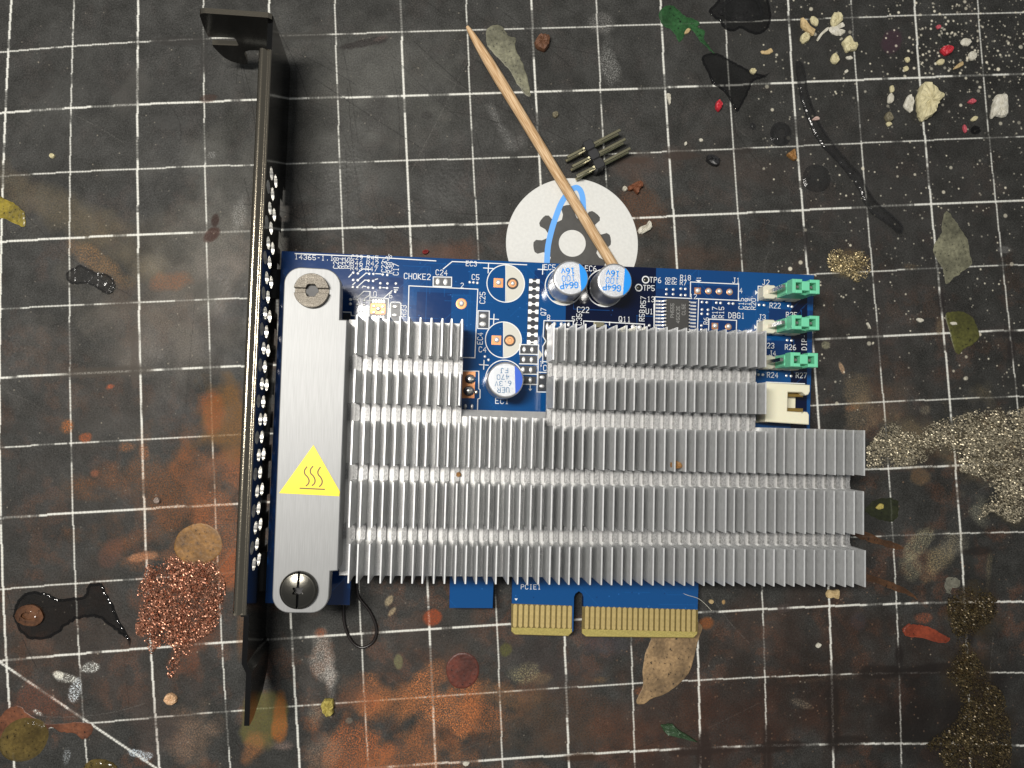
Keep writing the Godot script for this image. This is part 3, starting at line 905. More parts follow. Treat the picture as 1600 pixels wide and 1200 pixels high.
func legend_words(st: SurfaceTool) -> void:
	word(st, "14365-1.1", 5.81, 0.96, 0.83, 0)
	word(st, "CHOKE2", 24.41, 3.59, 1.02, 0)
	word(st, "C24", 28.81, 2.69, 0.95, 0)
	word(st, "C5", 35.05, 3.25, 0.95, 0)
	word(st, "EC3", 34.21, 0.78, 0.88, 0)
	ink(st, pts([36.47, 1.48, 38.25, 1.51]), 0.17, 0.02)
	ink(st, pts([37.38, 0.58, 37.34, 2.37]), 0.17, 0.02)
	word(st, "2", 32.63, 4.9, 0.89, 0)
	word(st, "C25", 36.43, 7.03, 0.95, 90)
	word(st, "EC4", 36.2, 14.57, 0.95, 90)
	word(st, "C4", 36.72, 16.56, 0.95, 0)
	ink(st, pts([37.74, 10.87, 39.51, 10.91]), 0.17, 0.02)
	ink(st, pts([38.65, 9.99, 38.6, 11.77]), 0.17, 0.02)
	ink(st, pts([36.22, 19.36, 37.86, 19.42]), 0.17, 0.02)
	ink(st, pts([37.06, 18.55, 37.02, 20.2]), 0.17, 0.02)
	word(st, "EC5", 48.77, 0.79, 0.95, 0)
	ink(st, pts([46.57, 1.27, 48.36, 1.3]), 0.17, 0.02)
	ink(st, pts([47.49, 0.36, 47.44, 2.17]), 0.17, 0.02)
	word(st, "EC6", 56.48, 0.68, 0.95, 0)
	word(st, "Q7", 47.78, 9.15, 0.95, 90)
	word(st, "8", 48.76, 10.19, 0.89, 0)
	word(st, "5", 53.43, 10.3, 0.89, 0)
	word(st, "C35", 54.49, 10.32, 0.95, 90)
	word(st, "C22", 55.2, 8.5, 0.99, 0)
	word(st, "Q11", 63.1, 9.99, 0.99, 0)
	word(st, "TP6", 68.83, 2.32, 0.97, 0)
	word(st, "TP5", 67.61, 3.89, 0.97, 0)
	word(st, "R8", 71.23, 2.4, 0.9, 90)
	word(st, "R9", 72.47, 2.34, 0.9, 90)
	word(st, "R18", 74.62, 1.62, 0.9, 0)
	word(st, "R7", 74.19, 2.6, 0.88, 0)
	word(st, "R57", 66.57, 6.6, 0.95, 90)
	word(st, "R58", 66.37, 9.14, 0.95, 90)
	word(st, "13", 68.03, 6, 0.95, 0)
	word(st, "U1", 67.77, 8.3, 0.95, 0)
	word(st, "12", 76.19, 5.13, 0.89, 0)
	word(st, "J1", 84.46, 1.75, 0.99, 0)
	word(st, "4", 85.42, 3.62, 0.95, 0)
	word(st, "J2", 90.3, 1.86, 0.97, 0)
	word(st, "J3", 89.6, 8.54, 0.97, 0)
	word(st, "J4", 91.73, 15.36, 0.9, 0)
	word(st, "C15", 85.5, 6.13, 0.95, 90)
	word(st, "R19", 86.69, 6.14, 0.95, 90)
	word(st, "R20", 87.88, 6.1, 0.95, 90)
	word(st, "R22", 92.17, 6.24, 0.95, 0)
	word(st, "R25", 95.4, 7.88, 0.95, 0)
	word(st, "R26", 95.25, 14.08, 0.95, 0)
	word(st, "R24", 91.76, 19.5, 0.95, 0)
	word(st, "R27", 97.42, 19.38, 0.95, 0)
	word(st, "R23", 90.96, 13.93, 0.95, 0)
	word(st, "DIP-", 97.96, 13.06, 0.95, 90)
	word(st, "DBG1", 84.61, 8.43, 1.02, 0)
	word(st, "R17", 80.38, 8.02, 0.95, 90)
	word(st, "R15", 81.65, 7.97, 0.95, 90)
	word(st, "R6", 78.69, 9.69, 0.9, 90)
	word(st, "R17", 85.56, 12.17, 0.9, 90)
	word(st, "R20", 86.81, 12.25, 0.9, 90)
	word(st, "C3", 48.74, 19.58, 1.02, 0)
	word(st, "1", 47.59, 18.78, 0.95, 0)
	word(st, "1", 77.16, 1.59, 0.71, 90)
	word(st, "EC1", 40.56, 25.84, 1.09, 0)
	word(st, "U2", 14.97, 10.56, 0.99, 0)
	word(st, "R33", 22.15, 10.05, 0.95, 90)
	word(st, "10", 16.51, 7.17, 0.95, 0)
	word(st, "6", 19.73, 7.27, 0.95, 0)
	word(st, "C28", 9.72, 1.78, 0.89, 90)
	word(st, "R44", 10.75, 1.73, 0.89, 90)
	word(st, "R35", 11.77, 1.68, 0.89, 90)
	word(st, "C29", 13.43, 0.55, 0.78, 0)
	word(st, "R46", 13.43, 1.61, 0.83, 0)
	word(st, "R43", 13.41, 2.55, 0.8, 0)
	word(st, "R45", 16.24, 0.54, 0.78, 0)
	word(st, "R42", 16.24, 1.54, 0.83, 0)
	word(st, "R47", 16.11, 2.58, 0.8, 0)
	word(st, "C26", 18.86, 0.53, 0.71, 45)
	word(st, "C23", 18.34, 2.09, 0.89, 90)
	word(st, "R38", 19.38, 2.22, 0.89, 90)
	word(st, "C17", 20.49, 2.47, 0.95, 90)
	word(st, "PCIE1", 46.71, 59.43, 0.8, 0)

func legend_lines(st: SurfaceTool) -> void:
	var w := 0.17
	ink(st, pts([2.39, 0.39, 13.67, 0.36, 27.69, 0.57]), w, 0.02)
	ink(st, pts([29.08, 2, 30.69, 0.55, 44.46, 0.54]), w, 0.02)
	ink(st, pts([27.32, 3.54, 30.66, 3.46, 30.69, 5.22, 27.35, 5.26, 27.32, 3.54]), w, 0.02)
	ink(st, pts([23.03, 12.59, 22.96, 5.38, 35.53, 5.48, 35.36, 18.14, 33.03, 18.16]), w, 0.02)
	ink(st, pts([35.7, 9.45, 37.76, 9.43, 37.79, 12.71, 35.72, 12.73, 35.7, 9.45]), w, 0.02)
	ink(st, pts([47.89, 18.77, 47.81, 15.58, 48.38, 14.61, 47.83, 13.79, 47.93, 10.81, 53.44, 10.66, 53.4, 11.56]), w, 0.02)
	ink(st, pts([47.88, 18.42, 50.02, 18.41]), w, 0.02)
	ink(st, pts([50.07, 20.4, 46.94, 20.41, 46.95, 24.04, 50.16, 24.02]), w, 0.02)
	ink(st, pts([48.88, 20.46, 48.89, 24]), w, 0.02)
	ink(st, pts([55.38, 11.49, 55.36, 10.59, 66.89, 10.76, 66.79, 11.9]), w, 0.02)
	ink(st, pts([60.27, 10.58, 60.23, 11.18]), w, 0.02)
	ink(st, pts([75.61, 5.25, 75.6, 2.4, 84.97, 2.42, 84.93, 5.54, 76.78, 5.52]), w, 0.02)
	ink(st, pts([68.69, 12.31, 68.8, 5.51, 75.61, 5.55]), w, 0.02)
	ink(st, pts([77.22, 5.55, 77.05, 12]), w, 0.02)
	ink(st, pts([79.21, 11.43, 79.25, 9.32, 84.63, 9.35, 84.6, 11.48]), w, 0.02)
	ink(st, pts([88.76, 5.48, 88.79, 2.65, 90.75, 2.64]), w, 0.02)
	ink(st, pts([88.56, 11.57, 88.66, 9.27, 90.3, 9.31]), w, 0.02)
	ink(st, pts([16.05, 11.92, 15.99, 7.83, 19.35, 7.88, 19.37, 11.68]), w, 0.02)
	ink(st, pts([19.83, 11.78, 19.76, 8.68, 20.06, 8.46, 21.33, 8.47, 21.62, 8.69, 21.69, 12.06]), w, 0.02)
	ink(st, pts([33.33, 20.61, 36.14, 20.58, 36.23, 23.8, 36.49, 23.97, 36.51, 25.49, 36.11, 25.69, 36.11, 27.72]), w, 0.02)
	ink(st, pts([43.53, 15.31, 43.58, 17.26]), w, 0.02)
	ink(st, pts([43.57, 15.41, 47.03, 15.34, 47.06, 22.68]), w, 0.02)
	ink(st, pts([43.58, 17.17, 47.02, 17.12]), w, 0.02)
	ink(st, pts([43.57, 18.97, 47.04, 18.92]), w, 0.02)
	ink(st, pts([43.65, 20.86, 47.05, 20.81]), w, 0.02)
	ink(st, pts([43.72, 22.71, 47.06, 22.68]), w, 0.02)
	ink(st, pts([45.67, 22.74, 45.7, 23.69]), w, 0.02)
	ink(st, pts([13.89, 3.17, 14.56, 2.65, 15.83, 2.68]), w, 0.02)
	ink(st, pts([13.94, 4.54, 15.16, 3.37, 15.39, 3.38]), w, 0.02)
	ink(st, pts([13.84, 5.85, 14.98, 4.67, 15.44, 4.68]), w, 0.02)
	ink(st, pts([13.73, 7.98, 14.88, 6.74, 15.97, 6.73, 15.92, 7.43, 15.05, 8.05]), w, 0.02)
	ink(st, pts([18.57, 7.73, 19.93, 6.41]), w, 0.02)
	ink(st, pts([16.89, 3.4, 17.81, 3.41]), w, 0.02)
	ink(st, pts([16.81, 4.49, 17.27, 4.35]), w, 0.02)
	ink(st, pts([12.84, 5.62, 13.28, 5.19]), w, 0.02)
	ink(st, pts([12.1, 4.25, 12.59, 3.64]), w, 0.02)
	ink(st, pts([14.57, 6.08, 14.73, 5.78, 15.25, 5.87]), w, 0.02)
	ink(st, pts([18.24, 5.92, 18.71, 5.92]), w, 0.02)
	ink(st, pts([12.99, 8.25, 13.45, 8.24]), w, 0.02)
	ink(st, pts([15.52, 8.39, 16.38, 8.4]), w, 0.02)
	ink(st, pts([20.26, 5.84, 21.07, 5.82]), w, 0.02)
	ink(st, pts([20.33, 6.24, 20.91, 6.24]), w, 0.02)
	ink(st, pts([11.32, 10.65, 12.74, 10.65, 12.82, 11.23, 13.56, 11.25, 13.59, 11.9]), w, 0.02)
	ink(st, pts([90.51, 20.87, 98.06, 20.96]), w, 0.02)
	ink(st, pts([68.75, 12.31, 68.62, 6.88]), w, 0.02)
	ink(st, ringed(Vector2(40.65, 4.2), 3.48), w, 0.02)
	ink(st, ringed(Vector2(40.51, 14.65), 3.32), w, 0.02)
	ink(st, ringed(Vector2(51.49, 4.27), 3.5), w, 0.02)
	ink(st, ringed(Vector2(59.22, 4.24), 3.5), w, 0.02)
	ink(st, ringed(Vector2(40.87, 21.84), 3.45), w, 0.02)
	ink(st, ringed(Vector2(66.96, 2.34), 0.62), 0.2, 0.02)
	ink(st, ringed(Vector2(65.67, 3.91), 0.62), 0.2, 0.02)
	ink(st, pts([40.57, 0.74, 40.7, 7.65]), 0.1, 0.02)
	ink(st, pts([40.43, 11.34, 40.57, 17.96]), 0.1, 0.02)
	prism(st, pts([76.61, 1.98, 77.72, 1.98, 77.16, 2.45]), 0.0, 0.02, 0, false)
	prism(st, pts([88.24, 3.44, 88.74, 3.85, 88.25, 4.36]), 0.0, 0.02, 0, false)
	prism(st, pts([88.11, 10.06, 88.65, 10.53, 88.11, 10.98]), 0.0, 0.02, 0, false)
	prism(st, pts([43.79, 61.51, 44.38, 61.53, 44.08, 61.92]), 0.0, 0.02, 0, false)
	prism(st, pts([45.34, 23.52, 46.05, 23.51, 45.7, 23.92]), 0.0, 0.02, 0, false)

func board_art() -> ImageTexture:
	# soldermask over copper: pours a little lighter, gaps and traces a little different
	var im := Image.create(1024, 704, false, Image.FORMAT_RGB8)
	var base := Color(0.004, 0.048, 0.17)
	im.fill(base.linear_to_srgb())
	var pour := Color(0.004, 0.06, 0.205).linear_to_srgb()
	var bare := Color(0.004, 0.03, 0.12).linear_to_srgb()
	var k := 1024.0 / 101.0
	for r in [[0, 0, 14, 66, bare], [13, 4, 22, 13, bare], [34, 0, 52, 30, pour], [22, 3, 25, 9, pour], [24.5, 6.5, 31, 13.5, bare], [30.8, 6.6, 35.8, 12.5, pour], [46.0, 1.5, 48.2, 6, bare], [52, 0, 69, 14, base], [69, 4, 76, 14, bare], [75, 3, 85, 13, bare],
		[85, 0, 101, 30, pour], [91, 7, 101, 9.3, bare], [88, 13, 101, 17, bare], [30, 56, 80, 70, pour], [0, 60, 15, 66, bare], [95.4, 2, 98.6, 30, base], [35.8, 14, 40, 30, pour], [40, 24, 48, 30, pour]]:
		im.fill_rect(Rect2i(int(r[0] * k), int(r[1] * k), int((r[2] - r[0]) * k), int((r[3] - r[1]) * k)), r[4])
	var g := RandomNumberGenerator.new()
	g.seed = 5
	var line := Color(0.006, 0.08, 0.26).linear_to_srgb()
	for t in 120:
		var x := g.randf_range(0, 1000)
		var y := g.randf_range(0, 300) if g.randf() < 0.7 else g.randf_range(560, 690)
		var d: Vector2 = [Vector2(1, 0), Vector2(0, 1), Vector2(0.7, 0.7), Vector2(0.7, -0.7)][g.randi() % 4]
		var bend: Vector2 = [Vector2(1, 0), Vector2(0, 1)][g.randi() % 2]
		var far := g.randi_range(15, 70)
		for s in far * 2:
			var p := Vector2(x, y) + (d * s if s < far else d * far + bend * (s - far))
			if p.x > 0 and p.x < 1023 and p.y > 0 and p.y < 703:
				im.set_pixel(int(p.x), int(p.y), line if g.randf() < 0.9 else pour)
	for t in 260:
		var x := g.randi_range(2, 1020)
		var y := g.randi_range(2, 320) if g.randf() < 0.8 else g.randi_range(560, 690)
		im.fill_rect(Rect2i(x, y, 2, 2), Color(0.02, 0.12, 0.36).linear_to_srgb() if g.randf() < 0.6 else bare)
	return ImageTexture.create_from_image(im)

func pads(parent: Node, spots: PackedVector2Array, su: float, sv: float, mesh: Mesh, m: Material, called := "solder_pad", tall := 0.3) -> void:
	for p in spots:
		var o := put_mesh(mesh, called, m, parent)
		o.position = Vector3(p.x, 0.0, p.y) * MM
		o.scale = Vector3(su, tall, sv)

func build_card() -> void:
	var card := Node3D.new()
	card.name = "expansion_card"
	add_child(card)
	card.transform = Transform3D(Basis(CARD_X, CARD_Y, CARD_Z), CARD_AT * MM)
	tag(card, "blue computer expansion card with finned aluminium heatsink and black metal bracket", "circuit card")
	build_board(card)
	build_heatsink(card)
	build_bracket(card)
	build_parts(card)

func build_board(card: Node3D) -> void:
	# --- the bare board
	var st := begin()
	var p := pts([0, 0, 99.9, 0, 99.2, 28.5, 99.1, 57, 77.95, 57, 77.75, 66.9, 77.0, 68.1, 57.2, 68.1, 56.5, 67.4, 56.4, 61.2, 56.15, 60.6, 55.55, 60.2, 54.95, 60.6, 54.7, 61.2, 54.7, 67.3, 54.0, 68.0, 44.0, 67.9, 43.3, 67.2, 43.3, 57, 39.95, 57, 39.9, 63.3, 32.1, 63.3, 32.0, 57, 14.5, 57, 14.45, 62.9, -0.2, 62.6])
	prism(st, p, -1.6, 0.0, 0.06)
	var m := StandardMaterial3D.new()
	m.resource_name = "blue_soldermask"
	m.roughness = 0.1
	m.metallic_specular = 0.5
	m.albedo_texture = board_art()
	m.uv1_triplanar = true
	m.uv1_scale = Vector3(1.0 / 0.101, 1.0 / 0.101, 1.0 / 0.0694)
	m.heightmap_enabled = true
	m.heightmap_texture = noise_tex(0.05, 512, 40)
	m.heightmap_scale = 0.0006
	var board := done(st, "circuit_board", m, card)
	# --- white print
	st = begin()
	legend_words(st)
	legend_lines(st)
	done(st, "printed_legend", mats.ink, board)
	st = begin()
	prism(st, circle(Vector2(40.65, 4.2), 3.42, 24, -PI / 2 - 0.05, PI / 2 - 0.05), 0.0, 0.015, 0, false)
	prism(st, circle(Vector2(40.51, 14.65), 3.26, 24, -PI / 2 - 0.05, PI / 2 - 0.05), 0.0, 0.015, 0, false)
	prism(st, circle(Vector2(51.49, 4.27), 3.42, 24, 0.9, 2.2), 0.0, 0.012, 0, false)
	prism(st, circle(Vector2(59.22, 4.24), 3.42, 24, 0.9, 2.0), 0.0, 0.012, 0, false)
	prism(st, pts([47.11, 16.19, 47.85, 17.12, 47.22, 17.97]), 0.0, 0.015, 0, false)
	done(st, "white_fill", mats.ink_fill, board)
	# --- dark windows in the soldermask under groups of pads
	st = begin()
	prism(st, pts([44.94, 3.11, 46.97, 3.03, 46.85, 15.31, 44.83, 15.33]), 0.0, 0.008, 0, false)
	for r in 4:
		var y0: float = [0.0, 1.9, 3.8, 5.75][r]
		var a := Vector2(43.59, 15.43)
		prism(st, rect(a.x + 0.1 - 0.06 * r, a.y + 0.05 + y0, a.x + 3.3 - 0.06 * r, a.y + 1.7 + y0), 0.0, 0.008, 0, false)
	prism(st, pts([47.1, 20.69, 48.77, 20.64, 48.84, 23.83, 47.12, 23.88]), 0.0, 0.008, 0, false)
	prism(st, pts([49, 20.63, 50.08, 20.6, 50.15, 23.79, 49.08, 23.82]), 0.0, 0.008, 0, false)
	prism(st, pts([48.06, 10.99, 49.37, 11, 49.3, 18.14, 48.05, 18.12]), 0.0, 0.006, 0, false)
	prism(st, pts([27.44, 3.64, 30.54, 3.56, 30.58, 5.1, 27.49, 5.17]), 0.0, 0.008, 0, false)
	prism(st, pts([35.82, 9.62, 37.65, 9.61, 37.67, 12.57, 35.85, 12.58]), 0.0, 0.008, 0, false)
	prism(st, pts([16.08, 8.06, 19.24, 8.05, 19.25, 11.68, 16.1, 11.69]), 0.0, 0.006, 0, false)
	prism(st, pts([19.84, 8.67, 21.51, 8.66, 21.57, 11.95, 19.84, 11.9]), 0.0, 0.006, 0, false)
	prism(st, circle(Vector2(41.93, 4.14), 1.1, 20), 0.015, 0.02, 0, false)
	prism(st, circle(Vector2(41.69, 14.73), 1.1, 20), 0.015, 0.02, 0, false)
	prism(st, circle(Vector2(66.96, 2.34), 0.5, 16), 0.0, 0.008, 0, false)
	prism(st, circle(Vector2(65.67, 3.91), 0.5, 16), 0.0, 0.008, 0, false)
	prism(st, pts([11.32, 10.83, 12.69, 10.89, 12.74, 12.05, 11.37, 12.1]), 0.0, 0.006, 0, false)
	done(st, "dark_mask_window", mats.black_mask, board)
	# --- pads: one shared dome, one shared block, one shared ring
	st = begin()
	var prof := PackedVector2Array()
	for k in 7:
		var a := PI / 2 * k / 6.0
		prof.append(Vector2(0.5 * pow(cos(a), 0.8), 0.5 * sin(a)))
	lathe(st, Vector2.ZERO, prof, 16)
	var dome := st.commit()
	st = begin()
	box(st, -0.5, 0.5, -0.5, 0.5, 0.0, 0.5, 0.06)
	var block := st.commit()
	st = begin()
	lathe(st, Vector2.ZERO, pts([0.5, 0, 0.5, 0.3, 0.42, 0.5, 0.27, 0.5, 0.22, 0.2, 0.0, 0.2]), 20)
	var ring := st.commit()
	var s := mats.solder as Material
	var c := mats.copper as Material
	# row of bridged pads
	var row := PackedVector2Array()
	var r0 := Vector2(45.97, 3.55)
	var r1 := Vector2(45.83, 14.94)
	for k in 9:
		row.append(r0.lerp(r1, k / 8.0))
	for q in row:
		var o := put_mesh(bow_tie(), "solder_pad", s, board)
		o.position = Vector3(q.x, 0.006, q.y) * MM
	# resistor array
	for r in 4:
		for e in 2:
			var q := Vector2(44.38, 16.29) + Vector2(1.45 * e - 0.06 * r, 1.87 * r)
			pads(board, PackedVector2Array([q]), 0.72, 1.1, dome, s, "solder_pad", 0.5)
	pads(board, pts([28.16, 4.38, 29.57, 4.4]), 0.9, 1.35, dome, s, "solder_pad", 0.5)
	pads(board, pts([36.62, 10.4, 36.61, 11.88]), 1.3, 0.95, dome, s, "solder_pad", 0.5)
	pads(board, pts([20.59, 9.29, 20.58, 10.85]), 1.15, 0.75, dome, s, "solder_pad", 0.5)
	pads(board, pts([47.83, 21.32, 47.81, 22.97, 49.68, 21.32, 49.65, 22.92]), 1.0, 0.7, dome, s, "solder_pad", 0.5)
	pads(board, pts([48.58, 11.92, 48.46, 16.86]), 0.62, 1.5, dome, s, "solder_pad", 0.5)
	pads(board, pts([49.92, 11.39, 51.18, 11.38, 52.55, 11.39]), 0.62, 0.9, dome, s, "solder_pad", 0.5)
	pads(board, pts([64.7, 11.31, 65.98, 11.39]), 0.8, 0.9, dome, s, "solder_pad", 0.4)
	pads(board, pts([58.27, 11.2]), 2.0, 1.0, block, mats.pin_gold, "solder_pad", 0.2)
	pads(board, pts([33.88, 27.14, 35.08, 27.1]), 0.55, 1.0, dome, s, "solder_pad", 0.4)
	pads(board, pts([66.96, 2.34, 65.67, 3.91]), 0.7, 0.7, dome, mats.dark_steel, "test_point", 0.3)
	# through-hole pads
	pads(board, pts([39.29, 4.13, 39.21, 14.76]), 1.75, 1.7, block, c, "copper_pad", 0.06)
	pads(board, pts([39.31, 4.07, 39.28, 14.7]), 1.05, 1.05, dome, s, "solder_bead", 0.9)
	pads(board, pts([41.93, 4.14, 41.69, 14.73]), 1.6, 1.6, ring, mats.copper_ring, "copper_ring", 0.25)
	pads(board, pts([41.93, 4.14]), 0.8, 0.8, dome, s, "solder_bead", 0.8)
	pads(board, pts([32.61, 8.28]), 2.0, 2.0, ring, c, "copper_ring", 0.08)
	pads(board, pts([32.61, 8.21]), 1.0, 1.15, dome, s, "solder_bead", 0.9)
	pads(board, pts([77.01, 4.03, 80.44, 10.62]), 1.25, 1.25, block, c, "copper_pad", 0.06)
	pads(board, pts([77, 3.98, 80.44, 10.54]), 1.0, 1.0, dome, s, "solder_bead", 0.9)
	pads(board, pts([79.12, 3.99, 81.17, 3.97, 83.23, 3.99, 83.05, 10.64]), 1.25, 1.25, ring, mats.copper_ring, "copper_ring", 0.15)
	pads(board, pts([79.12, 3.96, 81.17, 3.93, 83.23, 3.96, 83.05, 10.58]), 0.95, 0.95, dome, s, "solder_bead", 0.9)
	# chip-less landing pad U2
	st = begin()
	prism(st, round_rect(Vector2(17.52, 9.82).x - 1.35, Vector2(17.52, 9.82).y - 0.98, Vector2(17.52, 9.82).x + 1.35, Vector2(17.52, 9.82).y + 0.98, 0.25), 0.006, 0.03, 0.02, false)
	done(st, "copper_pad", c, board)
	pads(board, pts([17.58, 9.82]), 1.0, 0.9, dome, s, "solder_bead", 0.7)
	pads(board, pts([16.76, 9.38, 18.37, 9.38, 16.8, 10.49, 18.4, 10.43]), 0.75, 0.6, dome, s, "solder_bead", 0.4)
	# bare copper land with two wet solder heaps
	st = begin()
	prism(st, pts([33.22, 20.73, 35.55, 20.65, 35.46, 25.52, 33.13, 25.59]), 0.0, 0.02, 0, false)
	done(st, "copper_land", c, board)
	pads(board, pts([34.6, 22.09]), 2.0, 1.8, dome, mats.pin_metal, "solder_heap", 1.6)
	pads(board, pts([34.43, 24.26]), 2.1, 1.9, dome, mats.pin_metal, "solder_heap", 1.7)
	pads(board, pts([35.78, 24.46]), 0.8, 0.9, dome, mats.pin_metal, "solder_heap", 0.7)
	# small pads, too many and too small to tell apart
	st = begin()
	var small := pts([71.01, 3.99, 71, 4.9, 72.31, 3.97, 72.29, 4.87, 73.78, 3.75, 74.65, 3.77, 73.8, 4.96, 74.66, 4.95, 77.9, 6.13, 78.83, 6.15, 80.7, 6.14, 81.51, 6.16, 83.13, 6.17, 83.94, 6.18, 77.92, 7.55, 79.07, 7.55])
	small.append_array(pts([77.87, 8.36, 79.04, 8.37, 77.83, 10.59, 77.84, 11.36, 89.05, 6.21, 90.02, 6.23, 94.82, 6.18, 95.52, 6.28, 94.61, 12.77, 95.47, 12.79, 89, 19.49, 89.88, 19.5, 94.52, 19.53, 95.41, 19.58, 55.41, 7.12, 67.81, 10.95]))
	small.append_array(pts([12.87, 3.39, 13.71, 3.51, 15.74, 3.47, 16.5, 3.47, 18.16, 3.51, 19, 3.56, 12.92, 4.73, 13.72, 4.76, 15.67, 4.75, 16.48, 4.76, 17.8, 5.13, 19.08, 5.12, 12.89, 6.02, 13.7, 6.05, 15.67, 6.02, 16.5, 6.05]))
	small.append_array(pts([17.78, 5.93, 19.05, 5.97, 20.59, 5.06, 20.54, 6.59, 12.55, 8.33, 13.79, 8.35, 15.04, 8.39, 12.57, 9.14, 13.81, 9.16, 15.03, 9.16, 34.02, 4.24, 34.72, 4.25, 35.43, 4.3, 37.17, 17.84, 37.87, 18.44]))
	for q in small:
		var t := PackedVector2Array([Vector2(0.28, 0), Vector2(0.24, 0.08), Vector2(0.1, 0.16), Vector2(0, 0.17)])
		lathe(st, q, t, 8)
	for k in 5:
		for e in [0, 1]:
			var q := Vector2(16.67, 8.45).lerp(Vector2(18.56, 8.43), k / 4.0) + Vector2(-0.05 * e, 2.95 * e)
			prism(st, rect(q.x - 0.14, q.y - 0.27, q.x + 0.14, q.y + 0.27), 0.006, 0.06, 0.02, false)
	var tiny := done(st, "small_solder_pads", s, board)
	tiny.set_meta("kind", "stuff")
	# --- edge contacts
	st = begin()
	prism(st, pts([43.24, 62.43, 54.35, 62.77, 54.46, 67.52, 53.77, 68.2, 43.96, 67.94, 43.31, 67.32]), 0.002, 0.012, 0, false)
	prism(st, pts([56.18, 62.87, 77.83, 63.34, 77.83, 67.7, 77.11, 68.51, 56.94, 68.29, 56.16, 67.63]), 0.002, 0.012, 0, false)
	done(st, "contact_backing", mats.gold_substrate, board)
	st = begin()
	prism(st, pts([43.41, 66.69, 54.38, 66.89, 54.36, 67.52, 53.71, 68.11, 44.02, 67.88, 43.39, 67.32]), 0.012, 0.03, 0.01, false)
	prism(st, pts([56.27, 66.94, 77.76, 67.35, 77.71, 67.76, 77.05, 68.39, 57, 68.2, 56.29, 67.63]), 0.012, 0.03, 0.01, false)
	done(st, "contact_bevel", mats.gold_bevel, board)
	st = begin()
	var f := PackedVector2Array()
	f.append_array(circle(Vector2(0, 3.85), 0.35, 6, 0, PI))
	f.append_array(circle(Vector2(0, 0.36), 0.35, 6, PI, TAU))
	prism(st, f, 0.012, 0.07, 0.04, false)
	var finger := st.commit()
	for k in 32:
		var u0 := 43.95 + 1.0 * k if k < 11 else 57.1 + 1.0 * (k - 11)
		var o := put_mesh(finger, "contact_finger", mats.gold, board)
		o.position = Vector3(u0, 0, 62.45 + 0.0245 * (u0 - 43.35)) * MM

func bow_tie() -> Mesh:
	if not mats.has("bow_tie_mesh"):
		var st := begin()
		prism(st, pts([-0.98, -0.42, -0.45, -0.42, -0.2, -0.12, 0.2, -0.12, 0.45, -0.42, 0.98, -0.42, 0.98, 0.42, 0.45, 0.42, 0.2, 0.12, -0.2, 0.12, -0.45, 0.42, -0.98, 0.42]), 0.0, 0.14, 0.05, false)
		mats["bow_tie_mesh"] = st.commit()
	return mats["bow_tie_mesh"]

# position of fin k along the card
func fin_u(k: int) -> float:
	return 13.62 + 1.725 * k + 0.0005 * k * k

const FLOOR_H := 6.0
const TOP_H := 12.0

func fin_mesh(length: float) -> Mesh:
	var st := begin()
	# tapered blade, root at x = 0
	var b := 0.33
	var t := 0.14
	var h0 := FLOOR_H - 0.2
	var y := [h0, FLOOR_H + 0.5, TOP_H - 0.06, TOP_H]
	var w := [b + 0.1, b, t, t - 0.03]
	var z0 := 0.0
	var z1 := length
	for s in [-1.0, 1.0]:
		for i in 3:
			hint_quad(st, Vector3(s * w[i], y[i], z0), Vector3(s * w[i], y[i], z1), Vector3(s * w[i + 1], y[i + 1], z1), Vector3(s * w[i + 1], y[i + 1], z0), Vector3(s, 0.1, 0))
	hint_quad(st, Vector3(-w[3], TOP_H, z0), Vector3(w[3], TOP_H, z0), Vector3(w[3], TOP_H, z1), Vector3(-w[3], TOP_H, z1), Vector3.UP)
	for e in [[z0, -1.0], [z1, 1.0]]:
		for i in 3:
			hint_quad(st, Vector3(-w[i], y[i], e[0]), Vector3(w[i], y[i], e[0]), Vector3(w[i + 1], y[i + 1], e[0]), Vector3(-w[i + 1], y[i + 1], e[0]), Vector3(0, 0, e[1]))
	return st.commit()

